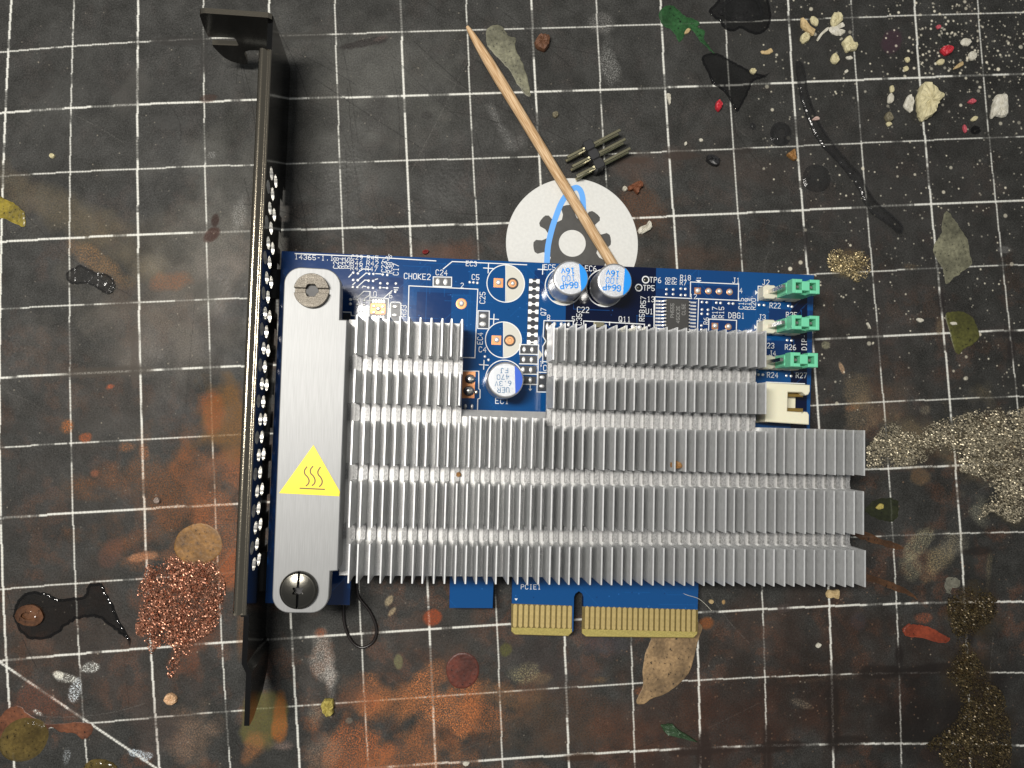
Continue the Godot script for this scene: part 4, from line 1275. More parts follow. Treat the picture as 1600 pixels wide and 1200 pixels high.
func build_heatsink(card: Node3D) -> void:
	var sink := node("heatsink", card)
	sink.set_meta("label", "silver aluminium heatsink with rows of thin upright fins")
	var st := begin()
	# floor under the fins
	prism(st, pts([13.2, 12.75, 33.05, 12.75, 33.05, 28.9, 48.1, 28.9, 48.1, 12.85, 85.6, 12.85, 85.6, 29.5, 103.05, 29.5, 103.05, 56.45, 13.2, 56.45]), 4.2, FLOOR_H, 0.05)
	# sloped lip of the cut-out
	var a := 27.75
	for q in [[33.05, 48.1]]:
		hint_quad(st, Vector3(q[0], 5.95, 28.9), Vector3(q[1], 5.95, 28.9), Vector3(q[1], 4.7, a), Vector3(q[0], 4.7, a), Vector3(0, 1, -1))
		hint_quad(st, Vector3(q[0], 4.7, a), Vector3(q[1], 4.7, a), Vector3(q[1], 4.2, a), Vector3(q[0], 4.2, a), Vector3(0, 0, -1))
	done(st, "heatsink_base", mats.milled_aluminium, sink)
	# cut-down roots of the fins in the milled gaps
	st = begin()
	for g in [[19.1, 21.75, 0], [27.2, 30.2, 0], [37.4, 40.1, 1], [47.55, 50.2, 1]]:
		for k in 52:
			if g[2] == 0 and (k > 41 or (k > 11 and k < 20)):
				continue
			var u := fin_u(k)
			var z0: float = g[0]
			var z1: float = g[1]
			var zm := z0 + (z1 - z0) * 0.42
			for e in [[z0, zm, 0.72], [zm, z1 - 0.35, 0.6], [z1 - 0.35, z1, 0.78]]:
				var hh: float = FLOOR_H + e[2] * 1.2
				var wb := 0.46
				var wt := 0.4
				hint_quad(st, Vector3(u - wt, hh, e[0]), Vector3(u + wt, hh, e[0]), Vector3(u + wt, hh, e[1]), Vector3(u - wt, hh, e[1]), Vector3.UP)
				for s in [-1.0, 1.0]:
					hint_quad(st, Vector3(u + s * wb, FLOOR_H, e[0]), Vector3(u + s * wb, FLOOR_H, e[1]), Vector3(u + s * wt, hh, e[1]), Vector3(u + s * wt, hh, e[0]), Vector3(s, 0.1, 0))
				for s in [[e[0], -1.0], [e[1], 1.0]]:
					hint_quad(st, Vector3(u - wb, FLOOR_H, s[0]), Vector3(u + wb, FLOOR_H, s[0]), Vector3(u + wt, hh, s[0]), Vector3(u - wt, hh, s[0]), Vector3(0, 0, s[1]))
	done(st, "milled_fin_root", mats.milled_root, sink)
	# the blades, one by one
	var bands := [[12.8, 19.1], [21.75, 27.2], [30.2, 37.4], [40.1, 47.55], [50.2, 56.45]]
	var meshes := {}
	for b in 5:
		for k in range(1, 52):
			var z0: float = bands[b][0]
			var z1: float = bands[b][1]
			if b < 2 and (k > 41 or (k > 11 and k < 20)):
				continue
			if b == 2:
				if k > 11 and k < 20:
					z0 = 28.92
				elif k > 41:
					z0 = 29.55
			var key := int((z1 - z0) * 100)
			if not meshes.has(key):
				meshes[key] = fin_mesh(z1 - z0)
			var o := put_mesh(meshes[key], "fin", [mats.fin_aluminium, mats.fin_bright, mats.fin_dull][rng.randi() % 3], sink)
			o.position = Vector3(fin_u(k), 0, z0) * MM
			o.rotation.z = rng.randfn() * 0.008
	# the flat clamp arm on the left
	st = begin()
	var p := PackedVector2Array()
	p.append_array(circle(Vector2(6.1, 8.0), 2.75, 8, PI, PI * 1.5))
	p.append_array(circle(Vector2(9.6, 8.2), 2.9, 8, PI * 1.5, TAU))
	p.append_array(pts([12.55, 13.65, 13.75, 13.65, 13.8, 54.5, 12.6, 54.6]))
	p.append_array(circle(Vector2(9.8, 58.5), 2.75, 8, 0, PI / 2))
	p.append_array(circle(Vector2(6.4, 58.5), 2.75, 8, PI / 2, PI))
	prism(st, p, 9.4, TOP_H, 0.14)
	prism(st, pts([4.2, 13.7, 13.7, 13.7, 13.7, 54.5, 4.2, 54.5]), 4.2, 9.42, 0)
	done(st, "clamp_arm", mats.brushed_aluminium, sink)
	# posts that carry the arm
	st = begin()
	lathe(st, Vector2(7.73, 8.83), pts([1.9, 0, 1.9, 9.4]), 20)
	lathe(st, Vector2(7.62, 57.72), pts([1.9, 0, 1.9, 9.4]), 20)
	done(st, "post", mats.dark_steel, sink)
	# screws
	screw(sink, Vector2(7.94, 9.16), 2.82, 1.0, 0.42, 1.05, 0.06, -0.02, mats.sintered_steel, "slotted_nut", 0.06)
	screw(sink, Vector2(7.82, 57.53), 3.0, 1.2, 0.22, 0.78, 0.24, PI / 2 + 0.02, mats.dark_steel, "slotted_screw", 0.5)
	# hot-surface label
	var label := node("warning_label", sink)
	label.set_meta("label", "yellow triangle hot surface warning label")
	st = begin()
	prism(st, pts([9.15, 34.31, 13.66, 41.76, 13.6, 42.53, 4.01, 42.2]), TOP_H, TOP_H + 0.08, 0.02, false)
	done(st, "label_sheet", mats.yellow_label, label)
	st = begin()
	for w in [pts([8.24, 37.89, 7.91, 38.46, 7.98, 39.03, 8.41, 39.49, 8.69, 40.05, 8.6, 40.57, 8.26, 40.93]), pts([9.18, 37.79, 8.84, 38.34, 8.91, 38.91, 9.35, 39.36, 9.63, 39.96, 9.57, 40.5, 9.23, 40.86]), pts([10.38, 37.93, 10.05, 38.52, 10.12, 39.09, 10.53, 39.55, 10.78, 40.11, 10.7, 40.63, 10.38, 41])]:
		ink(st, spline(w, false, 4), 0.21, TOP_H + 0.09)
	ink(st, pts([7.31, 41.34, 11.19, 41.45]), 0.21, TOP_H + 0.09)
	done(st, "heat_symbol", mats.label_print, label)

# a round head in two halves with a slot between and a hole in the middle
func screw(parent: Node, c: Vector2, r: float, tall: float, slot: float, hole: float, star: float, turn: float, m: Material, called: String, bevel: float) -> void:
	var o := node(called, parent)
	var st := begin()
	for half in 2:
		var p := PackedVector2Array()
		var edge := asin(slot / r)
		var inner := asin(minf(0.9, slot / hole))
		var base := PI * half
		for k in 25:
			var a := lerpf(edge, PI - edge, k / 24.0)
			p.append(Vector2(cos(base + a), sin(base + a)) * r)
		for k in 17:
			var a := lerpf(PI - inner, inner, k / 16.0)
			p.append(Vector2(cos(base + a), sin(base + a)) * (hole * (1.0 + star * cos(6.0 * a))))
		for k in p.size():
			p[k] = c + p[k].rotated(turn)
		if bevel < 0.2:
			prism(st, p, TOP_H, TOP_H + tall, bevel)
		else:
			# rounded crown
			var q := clean(p)
			var steps := 4
			for s in steps:
				var a0 := PI / 2 * s / steps
				var a1 := PI / 2 * (s + 1) / steps
				for k in q.size():
					var j := (k + 1) % q.size()
					var pk := q[k] - c
					var pj := q[j] - c
					if pk.length() < r - 0.01 or pj.length() < r - 0.01:
						continue
					var f0 := 1.0 - 0.16 * (1.0 - cos(a0))
					var f1 := 1.0 - 0.16 * (1.0 - cos(a1))
					var y0 := TOP_H + 0.5 + (tall - 0.7) * sin(a0)
					var y1 := TOP_H + 0.5 + (tall - 0.7) * sin(a1)
					var nk := (lift(pk.normalized(), 0) * cos(a0) + Vector3.UP * sin(a0))
					var nj := (lift(pj.normalized(), 0) * cos(a0) + Vector3.UP * sin(a0))
					var mk := (lift(pk.normalized(), 0) * cos(a1) + Vector3.UP * sin(a1))
					var mj := (lift(pj.normalized(), 0) * cos(a1) + Vector3.UP * sin(a1))
					soft_tri(st, lift(c + pk * f0, y0), lift(c + pj * f0, y0), lift(c + pj * f1, y1), nk, nj, mj)
					soft_tri(st, lift(c + pk * f0, y0), lift(c + pj * f1, y1), lift(c + pk * f1, y1), nk, mj, mk)
			for k in q.size():
				if (q[k] - c).length() > r - 0.01:
					q[k] = c + (q[k] - c) * 0.84
			var t := Geometry2D.triangulate_polygon(q)
			for k in range(0, t.size(), 3):
				var v := []
				var nn := []
				for e in 3:
					var d := q[t[k + e]] - c
					v.append(lift(q[t[k + e]], TOP_H + tall - 0.2 + 0.2 * (1.0 - d.length_squared() / (r * r * 0.7))))
					nn.append((Vector3.UP + lift(d, 0) * 0.12).normalized())
				soft_tri(st, v[0], v[1], v[2], nn[0], nn[1], nn[2])
			for k in q.size():
				var j := (k + 1) % q.size()
				var e := q[j] - q[k]
				hint_quad(st, lift(q[k], TOP_H), lift(q[j], TOP_H), lift(q[j], TOP_H + tall - 0.2), lift(q[k], TOP_H + tall - 0.2), Vector3(e.y, 0, -e.x))
			lathe(st, c, pts([r, TOP_H, r, TOP_H + 0.5]), 40)
	done(st, "head", m, o)
	st = begin()
	lathe(st, c, pts([r * 0.98, TOP_H, r * 0.98, TOP_H + 0.22, hole * 1.02, TOP_H + 0.23]), 40)
	done(st, "slot_floor", mats.black_nickel if called == "slotted_screw" else m, o)
	st = begin()
	lathe(st, c, pts([hole * 1.03, TOP_H + 0.24, hole * 0.96, TOP_H + 0.06, 0.0, TOP_H + 0.04]), 24)
	done(st, "socket", mats.rubber_and_hole_shade, o)  # hole floor blackened, shade painted into the recess

func build_bracket(card: Node3D) -> void:
	var br := node("metal_bracket", card)
	br.set_meta("label", "glossy black metal slot bracket standing on its edge")
	var W0 := -6.4
	var W1 := 12.0
	var lean := func(w: float) -> float: return -1.3 + (w - W0) / 18.4
	var st := begin()
	var edges := begin()
	# plain plate from the tab to the first vent row, and from the last row to the foot
	for e in [[-36.8, -13.1, W0, W1], [55.9, 61.9, W0, W1]]:
		sheet(st, [[e[0], e[2], e[3], 0.0], [e[1], e[2], e[3], 0.0]], lean)
	# vented part: two holes to a row, rows staggered
	for k in 23:
		var v := -11.6 + 3.0 * k
		var hs := [3.4, 7.45] if k % 2 == 0 else [5.7, 9.7]
		var cut: float = (hs[0] + hs[1]) / 2.0
		vent(st, edges, v - 1.5, v + 1.5, W0, cut, v, hs[0], lean)
		vent(st, edges, v - 1.5, v + 1.5, cut, W1, v, hs[1], lean)
	# the narrowed tongue with its jog
	sheet(st, [[61.9, W0, 9.6, 0.0], [70.0, W0, 9.6, 0.0], [71.6, W0, 9.5, 0.75], [75.5, -5.6, 9.4, 0.75], [78.0, -2.0, 9.3, 0.75], [80.0, 6.0, 9.2, 0.75]], lean)
	done(st, "bracket_plate", mats.black_nickel, br)
	done(edges, "vent_hole_edges", mats.glint_nickel, br).set_meta("kind", "stuff")
	# turned-over top edge
	st = begin()
	var path := PackedVector3Array()
	var rim := [[0.0, 0.0], [-0.12, 0.14], [-0.3, 0.16], [-0.5, 0.02], [-0.75, 0.05], [-1.1, 0.4], [-1.45, 0.5], [-1.8, 0.38], [-2.05, 0.05], [-2.12, -0.4], [-2.05, -0.9]]
	var v0 := -31.0
	var v1 := 61.6
	for i in rim.size() - 1:
		var a: Array = rim[i]
		var b: Array = rim[i + 1]
		var u: float = lean.call(W1)
		var dp: Array = rim[maxi(i - 1, 0)]
		var dn: Array = rim[mini(i + 2, rim.size() - 1)]
		var d0 := Vector2(b[0] - dp[0], b[1] - dp[1]).normalized()
		var d1 := Vector2(dn[0] - a[0], dn[1] - a[1]).normalized()
		var na := Vector3(d0.y, -d0.x, 0)
		var nb := Vector3(d1.y, -d1.x, 0)
		var p0 := Vector3(u + a[0], W1 + a[1], v0)
		var p1 := Vector3(u + b[0], W1 + b[1], v0)
		var q0 := Vector3(u + a[0], W1 + a[1], v1)
		var q1 := Vector3(u + b[0], W1 + b[1], v1 - (0.0 if i < 6 else 0.9))
		soft_tri(st, p0, q0, q1, na, na, nb)
		soft_tri(st, p0, q1, p1, na, nb, nb)
	# ends of the rolled edge
	for e in [[v0, -1.0], [v1, 1.0]]:
		for i in range(1, rim.size() - 1):
			var u: float = lean.call(W1)
			hint_tri(st, Vector3(u, W1, e[0]), Vector3(u + rim[i][0], W1 + rim[i][1], e[0]), Vector3(u + rim[i + 1][0], W1 + rim[i + 1][1], e[0] - (0.0 if e[1] < 0 else (0.9 if i >= 7 else 0.0))), Vector3(0, 0, e[1]))
	done(st, "rolled_edge", mats.black_nickel_edge, br)
	# screw tab at the top end, square to the plate
	st = begin()
	var o := PackedVector2Array()
	o.append_array(pts([-0.4, 12.4, -0.9, 12.9]))
	o.append_array(circle(Vector2(-11.0, 11.7), 1.2, 6, PI / 2, PI - 0.15))
	o.append_array(pts([-12.7, 8.4, -12.95, 5.2, -8.5, 5.3, -8.3, 5.0, -8.4, 2.9, -8.7, 2.7, -13.1, 2.4, -13.15, 1.6, -12.7, -0.9, -12.3, -2.3, -11.5, -3.4, -10.3, -4.2, -9.2, -4.5, -8.6, -3.9, -8.35, -2.3, -8.25, -0.5, -7.9, 0.6, -7.0, 1.2, -5.8, 1.4, -1.2, 1.4, -0.9, 1.6]))
	var tab := clean(o)
	var t := Geometry2D.triangulate_polygon(tab)
	for face in [[-36.9, -1.0], [-36.0, 1.0]]:
		for k in range(0, t.size(), 3):
			hint_tri(st, Vector3(tab[t[k]].x, tab[t[k]].y, face[0]), Vector3(tab[t[k + 1]].x, tab[t[k + 1]].y, face[0]), Vector3(tab[t[k + 2]].x, tab[t[k + 2]].y, face[0]), Vector3(0, 0, face[1]))
	done(st, "screw_tab", mats.black_nickel, br)
	st = begin()
	for k in tab.size():
		var j := (k + 1) % tab.size()
		var e := tab[j] - tab[k]
		hint_quad(st, Vector3(tab[k].x, tab[k].y, -36.9), Vector3(tab[j].x, tab[j].y, -36.9), Vector3(tab[j].x, tab[j].y, -36.0), Vector3(tab[k].x, tab[k].y, -36.0), Vector3(e.y, -e.x, 0))
	done(st, "screw_tab_rim", mats.black_nickel_edge, br)
	# two feet that hold the board
	for e in [[54.0, 61.0], [3.0, 8.5]]:
		st = begin()
		box(st, -1.5, 6.0, e[0], e[1], -2.55, -1.64, 0.1)
		done(st, "board_foot", mats.black_nickel, br)

# bent sheet: stations of [v, lower w, upper w, sideways step]
func sheet(st: SurfaceTool, s: Array, lean: Callable) -> void:
	for i in s.size() - 1:
		var c := []
		for e in [s[i], s[i + 1]]:
			for w in [e[1], e[2]]:
				var u: float = lean.call(w) + e[3]
				c.append(Vector3(u, w, e[0]))
				c.append(Vector3(u - 0.85, w, e[0]))
		# 0/1 lower right/left, 2/3 upper right/left of the first station, 4..7 of the second
		hint_quad(st, c[0], c[2], c[6], c[4], Vector3(1, 0, 0))
		hint_quad(st, c[1], c[3], c[7], c[5], Vector3(-1, 0, 0))
		hint_quad(st, c[2], c[3], c[7], c[6], Vector3(0, 1, 0))
		hint_quad(st, c[0], c[1], c[5], c[4], Vector3(0, -1, 0))
		if i == 0:
			hint_quad(st, c[0], c[1], c[3], c[2], Vector3(0, 0, -1))
		if i == s.size() - 2:
			hint_quad(st, c[4], c[5], c[7], c[6], Vector3(0, 0, 1))

# a rectangle of plate with one round-ended hole in it
func vent(st: SurfaceTool, edges: SurfaceTool, v0: float, v1: float, w0: float, w1: float, hv: float, hw: float, lean: Callable) -> void:
	var hole := PackedVector2Array()
	var rim := PackedVector2Array()
	var n := 16
	for k in n:
		var a := TAU * k / n + PI / n
		var d := Vector2(cos(a), sin(a))
		hole.append(Vector2(hv + d.x * 1.08, hw + d.y * 1.6))
		# the same direction cast out to the rectangle
		var s := 1e9
		if absf(d.x) > 1e-6:
			s = minf(s, ((v1 if d.x > 0 else v0) - hv) / d.x)
		if absf(d.y) > 1e-6:
			s = minf(s, ((w1 if d.y > 0 else w0) - hw) / d.y)
		rim.append(Vector2(hv, hw) + d * s)
	var at := func(p: Vector2, back: float) -> Vector3: return Vector3(lean.call(p.y) - back, p.y, p.x)
	for k in n:
		var j := (k + 1) % n
		var corner = null
		if absf(rim[k].x - rim[j].x) > 0.001 and absf(rim[k].y - rim[j].y) > 0.001:
			corner = Vector2(v1 if absf(rim[k].x - v1) < 0.001 or absf(rim[j].x - v1) < 0.001 else v0, w1 if absf(rim[k].y - w1) < 0.001 or absf(rim[j].y - w1) < 0.001 else w0)
		for f in [[0.0, 1.0], [0.85, -1.0]]:
			var out := Vector3(f[1], 0, 0)
			hint_quad(st, at.call(hole[k], f[0]), at.call(hole[j], f[0]), at.call(rim[j], f[0]), at.call(rim[k], f[0]), out)
			if corner != null:
				hint_tri(st, at.call(rim[k], f[0]), at.call(corner, f[0]), at.call(rim[j], f[0]), out)
		var mid := (hole[k] + hole[j]) / 2.0 - Vector2(hv, hw)
		hint_quad(edges, at.call(hole[k], 0.0), at.call(hole[j], 0.0), at.call(hole[j], 0.85), at.call(hole[k], 0.85), Vector3(0, -mid.y, -mid.x))

func build_parts(card: Node3D) -> void:
	# --- capacitors
	for e in [["capacitor", 51.5, 4.25, -6.0, ["16v", "100", "G64p"], "print_sky"], ["capacitor", 59.3, 4.4, 3.0, ["16v", "100", "G64p"], "print_sky"], ["capacitor", 40.5, 22.5, -3.0, ["FJ", "470", "6.3V", "UER"], "print_royal"]]:
		var cap := node(e[0], card)
		cap.position = Vector3(e[1], 0, e[2]) * MM
		cap.rotation.y = deg_to_rad(-e[3])
		var st := begin()
		lathe(st, Vector2.ZERO, pts([0.0, 0.0, 3.0, 0.0, 3.05, 0.5, 2.7, 0.7]), 32)
		done(st, "rubber_seal", mats.rubber_and_hole_shade, cap)
		st = begin()
		lathe(st, Vector2.ZERO, pts([2.7, 0.6, 3.1, 0.75, 3.15, 1.0, 3.15, 1.25, 3.0, 1.45, 2.98, 1.65, 3.13, 1.9, 3.15, 2.1, 3.15, 7.55, 3.1, 7.75, 2.98, 7.9, 2.82, 7.97]), 48)
		done(st, "can", mats.can_aluminium, cap)
		st = begin()
		lathe(st, Vector2.ZERO, pts([2.83, 7.965, 2.7, 7.98, 0.0, 7.98]), 48)
		done(st, "can_top", mats.can_top, cap)
		st = begin()
		var seg := PackedVector2Array(circle(Vector2.ZERO, 2.93, 20, -0.98, 0.98))
		prism(st, seg, 7.90, 8.0, 0.01, false)
		done(st, "polarity_stripe", mats[e[5]], cap)
		st = begin()
		var rows: Array = e[4]
		for k in rows.size():
			var h := 0.98 if rows.size() == 3 else 0.8
			var z: float = (k - (rows.size() - 1) / 2.0) * (1.25 if rows.size() == 3 else 1.12) + 0.05
			var heavy := 0.21 if rows.size() == 3 and k != 1 else 0.13
			word(st, rows[k], -0.45 + (0.25 if rows[k].length() < 3 else 0.0), z, h, 180.0, 8.0, heavy, 0.86 if rows.size() == 3 else 0.95)
		done(st, "printed_value", mats.print_sky if rows.size() == 3 else mats.print_navy, cap)
	# --- three jumpered headers
	for e in [[90.02, 4.12, "pin_header"], [89.98, 10.62, "pin_header"], [89.75, 17.3, "pin_header"]]:
		var hd := node(e[2], card)
		hd.position = Vector3(e[0], 0, e[1]) * MM
		var st := begin()
		for k in 3:
			var x := 2.54 * k
			prism(st, pts([x - 1.25, -0.9, x - 0.85, -1.27, x + 0.85, -1.27, x + 1.28, -0.9, x + 1.28, 0.9, x + 0.85, 1.27, x - 0.85, 1.27, x - 1.25, 0.9]), 0.0, 2.5, 0.12)
		done(st, "header_base", mats.white_nylon, hd)
		for k in 3:
			st = begin()
			box(st, 2.54 * k - 0.32, 2.54 * k + 0.32, -0.32, 0.32, 0.0, 8.3, 0.12)
			done(st, "pin", mats.pin_metal, hd)
		var cap := node("jumper_cap", hd)
		cap.set_meta("label", "mint green jumper cap")
		st = begin()
		box(st, 1.36, 6.26, -1.12, 1.12, 2.56, 6.9, 0.1)
		box(st, 1.2, 1.5, -0.95, 0.95, 4.2, 6.6, 0.1)
		# collar round two square windows
		var y0 := 6.85
		var y1 := 9.0
		box(st, 1.28, 1.93, -1.27, 1.27, y0, y1, 0.1)
		box(st, 5.7, 6.35, -1.27, 1.27, y0, y1, 0.1)
		for s in [-1.0, 1.0]:
			var za := 0.66 if s > 0 else -1.27
			var zb := 1.27 if s > 0 else -0.66
			box(st, 1.925, 3.1, za, zb, y0, y1, 0.1)
			box(st, 4.53, 5.705, za, zb, y0, y1, 0.1)
		box(st, 3.09, 4.54, -0.95, 0.75, y0, y1 - 0.1, 0.1)
		done(st, "jumper_body", mats.green_plastic, cap)
		for k in [1, 2]:
			st = begin()
			box(st, 2.54 * k - 0.5, 2.54 * k - 0.34, -0.5, 0.5, 6.9, 8.4)
			done(st, "contact_clip", mats.brass_pin, cap)
	# --- the fan socket: a lying box open to the right with two hooked arms
	var sock := node("fan_socket", card)
	var st := begin()
	var h := 5.2
	prism(st, pts([88.21, 21.29, 96.56, 21.5, 96.57, 22.67, 96.27, 23.26, 95.78, 23.4, 95.36, 23.06, 95.11, 22.91, 92.39, 22.92, 92.29, 26.43, 94.95, 26.51, 95.13, 26.74, 95.55, 26.42, 96.1, 26.48, 96.41, 26.94, 96.41, 28.75, 88.15, 28.44]), 1.2, h, 0.14)
	prism(st, pts([88.1, 28.02, 90.32, 28.08, 90.32, 28.62, 88.1, 28.56]), 0.0, 1.4, 0.05)
	prism(st, pts([90.27, 21.32, 95.62, 21.39, 95.53, 28.48, 90.2, 28.44]), 0.02, 1.45, 0.0)
	done(st, "socket_body", mats.cream_nylon, sock)
	for y in [617.0, 640.0]:
		st = begin()
		var a := Vector2(93.28, 23.34) if y < 630 else Vector2(93.29, 26.06)
		box(st, a.x - 5.4, a.x + 3.0, a.y - 0.32, a.y + 0.32, 2.5, 3.14, 0.08)
		done(st, "pin", mats.brass_pin, sock)
	# --- the driver chip and its legs
	var chip := node("driver_chip", card)
	st = begin()
	prism(st, rect(70.75, 5.95, 74.95, 13.4), 0.25, 1.35, 0.12)
	done(st, "chip_body", mats.chip_black, chip)
	st = begin()
	word(st, "PH555", 71.75, 8.2, 0.62, 90, 1.36, 0.13, 0.9)
	word(st, "45CK2E", 72.85, 8.9, 0.62, 90, 1.36, 0.13, 0.9)
	word(st, "CL5E", 73.9, 7.9, 0.62, 90, 1.36, 0.13, 0.9)
	done(st, "chip_print", mats.chip_print, chip)
	for k in 11:
		for s in [-1.0, 1.0]:
			st = begin()
			var z := 6.3 + 0.652 * k
			var xa := 70.8 if s < 0 else 74.9
			for q in [[0.0, 0.35, 0.62, 0.78], [0.3, 0.5, 0.12, 0.72], [0.45, 1.15, 0.03, 0.2]]:
				var x0: float = xa + s * q[0]
				var x1: float = xa + s * q[1]
				box(st, minf(x0, x1), maxf(x0, x1), z - 0.14, z + 0.14, q[2], q[3], 0.04)
			var x2: float = xa + s * 0.7
			var x3: float = xa + s * 1.85
			box(st, minf(x2, x3), maxf(x2, x3), z - 0.17, z + 0.17, 0.0, 0.1, 0.04)
			done(st, "chip_leg", mats.solder, chip)

# ---------------------------------------------------------------- loose things

func build_small_things() -> void:
	# --- printed disc sticker
	var c := Vector2(19.64, -33.64)
	var disc := node("round_sticker", self)
	disc.position = Vector3(c.x, 0, c.y) * MM
	tag(disc, "white round sticker with dark gear and blue line under the toothpick", "sticker")
	var st := begin()
	prism(st, circle(Vector2.ZERO, 12.75, 96), 0.0, 0.12, 0.04)
	done(st, "sticker_sheet", mats.sticker_white, disc)
	st = begin()
	var g := PackedVector2Array()
	for k in 8:
		var a := deg_to_rad(-5.0 + 45.0 * k) + 0.03
		for q in [[5.0, -0.30, 0], [5.5, -0.235, 0], [5.85, -0.20, 0], [7.0, -0.195, 0], [7.45, -0.13, 0], [7.52, -0.05, 0], [7.52, 0.05, 0], [7.45, 0.13, 0], [7.0, 0.195, 0], [5.85, 0.20, 0], [5.5, 0.235, 0], [5.0, 0.30, 0]]:
			g.append(Vector2(cos(a + q[1]), sin(a + q[1])) * q[0])
	prism(st, g, 0.12, 0.135, 0, false)
	done(st, "gear_print", mats.sticker_grey, disc)
	st = begin()
	prism(st, circle(Vector2.ZERO, 2.6, 48), 0.135, 0.145, 0, false)
	done(st, "centre_print", mats.sticker_white, disc)
	st = begin()
	var line := pts([14.28, -28.33, 14.57, -30.25, 14.94, -33.27, 15.83, -36.47, 16.84, -39.11, 18.07, -41.76, 19.6, -43.69, 20.87, -44.48, 21.71, -44.01, 22.13, -42.61, 22.16, -40.85, 22.12, -37.97])
	for k in line.size():
		line[k] -= c
	ink_step = 0
	ink(st, spline(line, false, 5), 1.1, 0.145)
	done(st, "blue_line_print", mats.sticker_blue, disc)
	# --- toothpick, its far end under the board
	st = begin()
	var a := Vector2(1.55, -76.43)
	var b := Vector2(26.89, -29.2)
	var d := (b - a).normalized()
	var path := PackedVector3Array()
	var rad := PackedFloat32Array()
	for e in [[0.0, 0.3], [0.5, 0.42], [2.0, 0.6], [4.5, 0.82], [8.0, 1.0], [12.0, 1.07], [20.0, 1.0], [35.0, 1.0], [50.0, 1.0], [64.0, 1.06], [64.6, 0.9]]:
		var p: Vector2 = a + d * e[0]
		path.append(lift(p, 1.09 + 0.02 * sin(e[0])))
		rad.append(e[1])
	tube(st, path, rad, 20)
	tag(done(st, "toothpick", mats.wood, self), "pale wooden toothpick lying across the white round sticker, tip up", "toothpick")
	# --- loose double-row pin header
	var hd := node("loose_pin_header", self)
	tag(hd, "small black pin header with long pins lying beside the toothpick", "pin header")
	var l := Vector2(19.17, -49.43)
	var r := Vector2(30, -54.57)
	var ax := (r - l).normalized()
	var side := Vector2(-ax.y, ax.x)
	hd.transform = Transform3D(Basis(lift(ax, 0), Vector3.UP, lift(side, 0)), lift(l, 0) * MM)
	for k in 3:
		st = begin()
		prism(st, pts([3.6, 2.0 * k - 0.6, 3.9, 2.0 * k - 0.97, 5.3, 2.0 * k - 0.97, 5.6, 2.0 * k - 0.6, 5.6, 2.0 * k + 0.6, 5.3, 2.0 * k + 0.97, 3.9, 2.0 * k + 0.97, 3.6, 2.0 * k + 0.6]), 0.02, 4.0, 0.15)
		done(st, "housing_block", mats.black_plastic, hd)
		for e in [1.0, 3.0]:
			st = begin()
			box(st, 0.0, 11.6, 2.0 * k - 0.25, 2.0 * k + 0.25, e - 0.25, e + 0.25, 0.07)
			done(st, "pin", mats.pin_gold, hd)
	st = begin()
	box(st, 3.9, 5.3, -0.9, 4.9, 0.1, 3.75, 0.1)
	done(st, "housing_web", mats.black_plastic, hd)
	# --- black wire loop
	st = begin()
	var w := pts([-26.36, 27.43, -26.57, 32.51, -26.46, 35.67, -25.4, 38.59, -23.58, 39.98, -21.44, 39.14, -20.68, 36.79, -21.73, 33.57, -23.73, 30.58, -23.88, 27])
	path = PackedVector3Array()
	rad = PackedFloat32Array()
	for p in spline(w, false, 6):
		path.append(lift(p, 0.36))
		rad.append(0.27)
	tube(st, path, rad, 8)
	tag(done(st, "wire_loop", mats.black_wire, self), "thin black wire loop sticking out below the card", "wire")
	# --- pale hair by the gold contacts
	st = begin()
	path = PackedVector3Array()
	rad = PackedFloat32Array()
	for p in spline(pts([27.07, 30.7, 30.05, 31.71, 33.73, 31.46, 36.31, 33.29, 39.06, 34.42, 41.24, 36.7]), false, 6):
		path.append(lift(p, 3.2))
		rad.append(0.045)
	tube(st, path, rad, 5)
	tag(done(st, "hair", mats.white_paint, self), "fine pale hair lying across the board above the gold contacts", "hair")
	# --- chips and crumbs
	chip("paint_flake", pts([67.68, -76.76, 68.56, -76.35, 69.25, -75.15, 70.35, -74.21, 69.63, -73.19, 68.78, -73.99, 67.56, -75.07]), 0.7, "tan_paint", "long tan paint flake beside the small cream flakes near the top edge", "paint flake")
	chip("paint_flake", pts([69.65, -76.97, 70.43, -77.08, 71.13, -76.02, 70.68, -75.11, 69.7, -75.92]), 0.5, "cream_paint", "small cream flake just above the long tan paint flake", "paint flake")
	chip("paint_flake", pts([67.43, -73.25, 68.25, -73.88, 69.11, -73.2, 68.77, -72.17, 67.83, -71.67, 67.23, -72.34]), 0.8, "cream_paint", "round cream crumb touching the lower end of the long tan flake", "paint flake")
	chip("paint_flake", pts([73.63, -76.34, 74.52, -77.76, 75.68, -77.6, 76.12, -76.54, 75.39, -75.51, 74.3, -74.89, 73.68, -75.3]), 0.7, "cream_paint", "cream flake topmost of a broken trail of white crumbs", "paint flake")
	chip("paint_flake", pts([73.38, -74.78, 74.72, -75.27, 76.06, -75.76, 76.39, -74.96, 75.31, -74.47, 76.45, -74.04, 75.47, -73.16, 74.44, -73.31, 73.32, -74]), 0.4, "white_paint", "flat white crumb patch right below the cream trail flake", "paint flake")
	chip("paint_flake", pts([73, -74.92, 73.23, -74.52, 71.71, -73.26, 70.85, -72.24, 70.62, -72.64, 71.77, -74.04]), 0.35, "white_paint", "thin slanted white streak of broken paint left of the crumb trail", "paint flake")
	chip("paint_flake", pts([75.62, -71.71, 77.01, -72.85, 77.71, -71.79, 78.7, -71.11, 78.23, -70.07, 77.04, -69.85, 76.24, -69.61, 75.93, -70.66]), 1.0, "cream_paint", "thick cream chip standing on the second grid line from the right group", "paint flake")
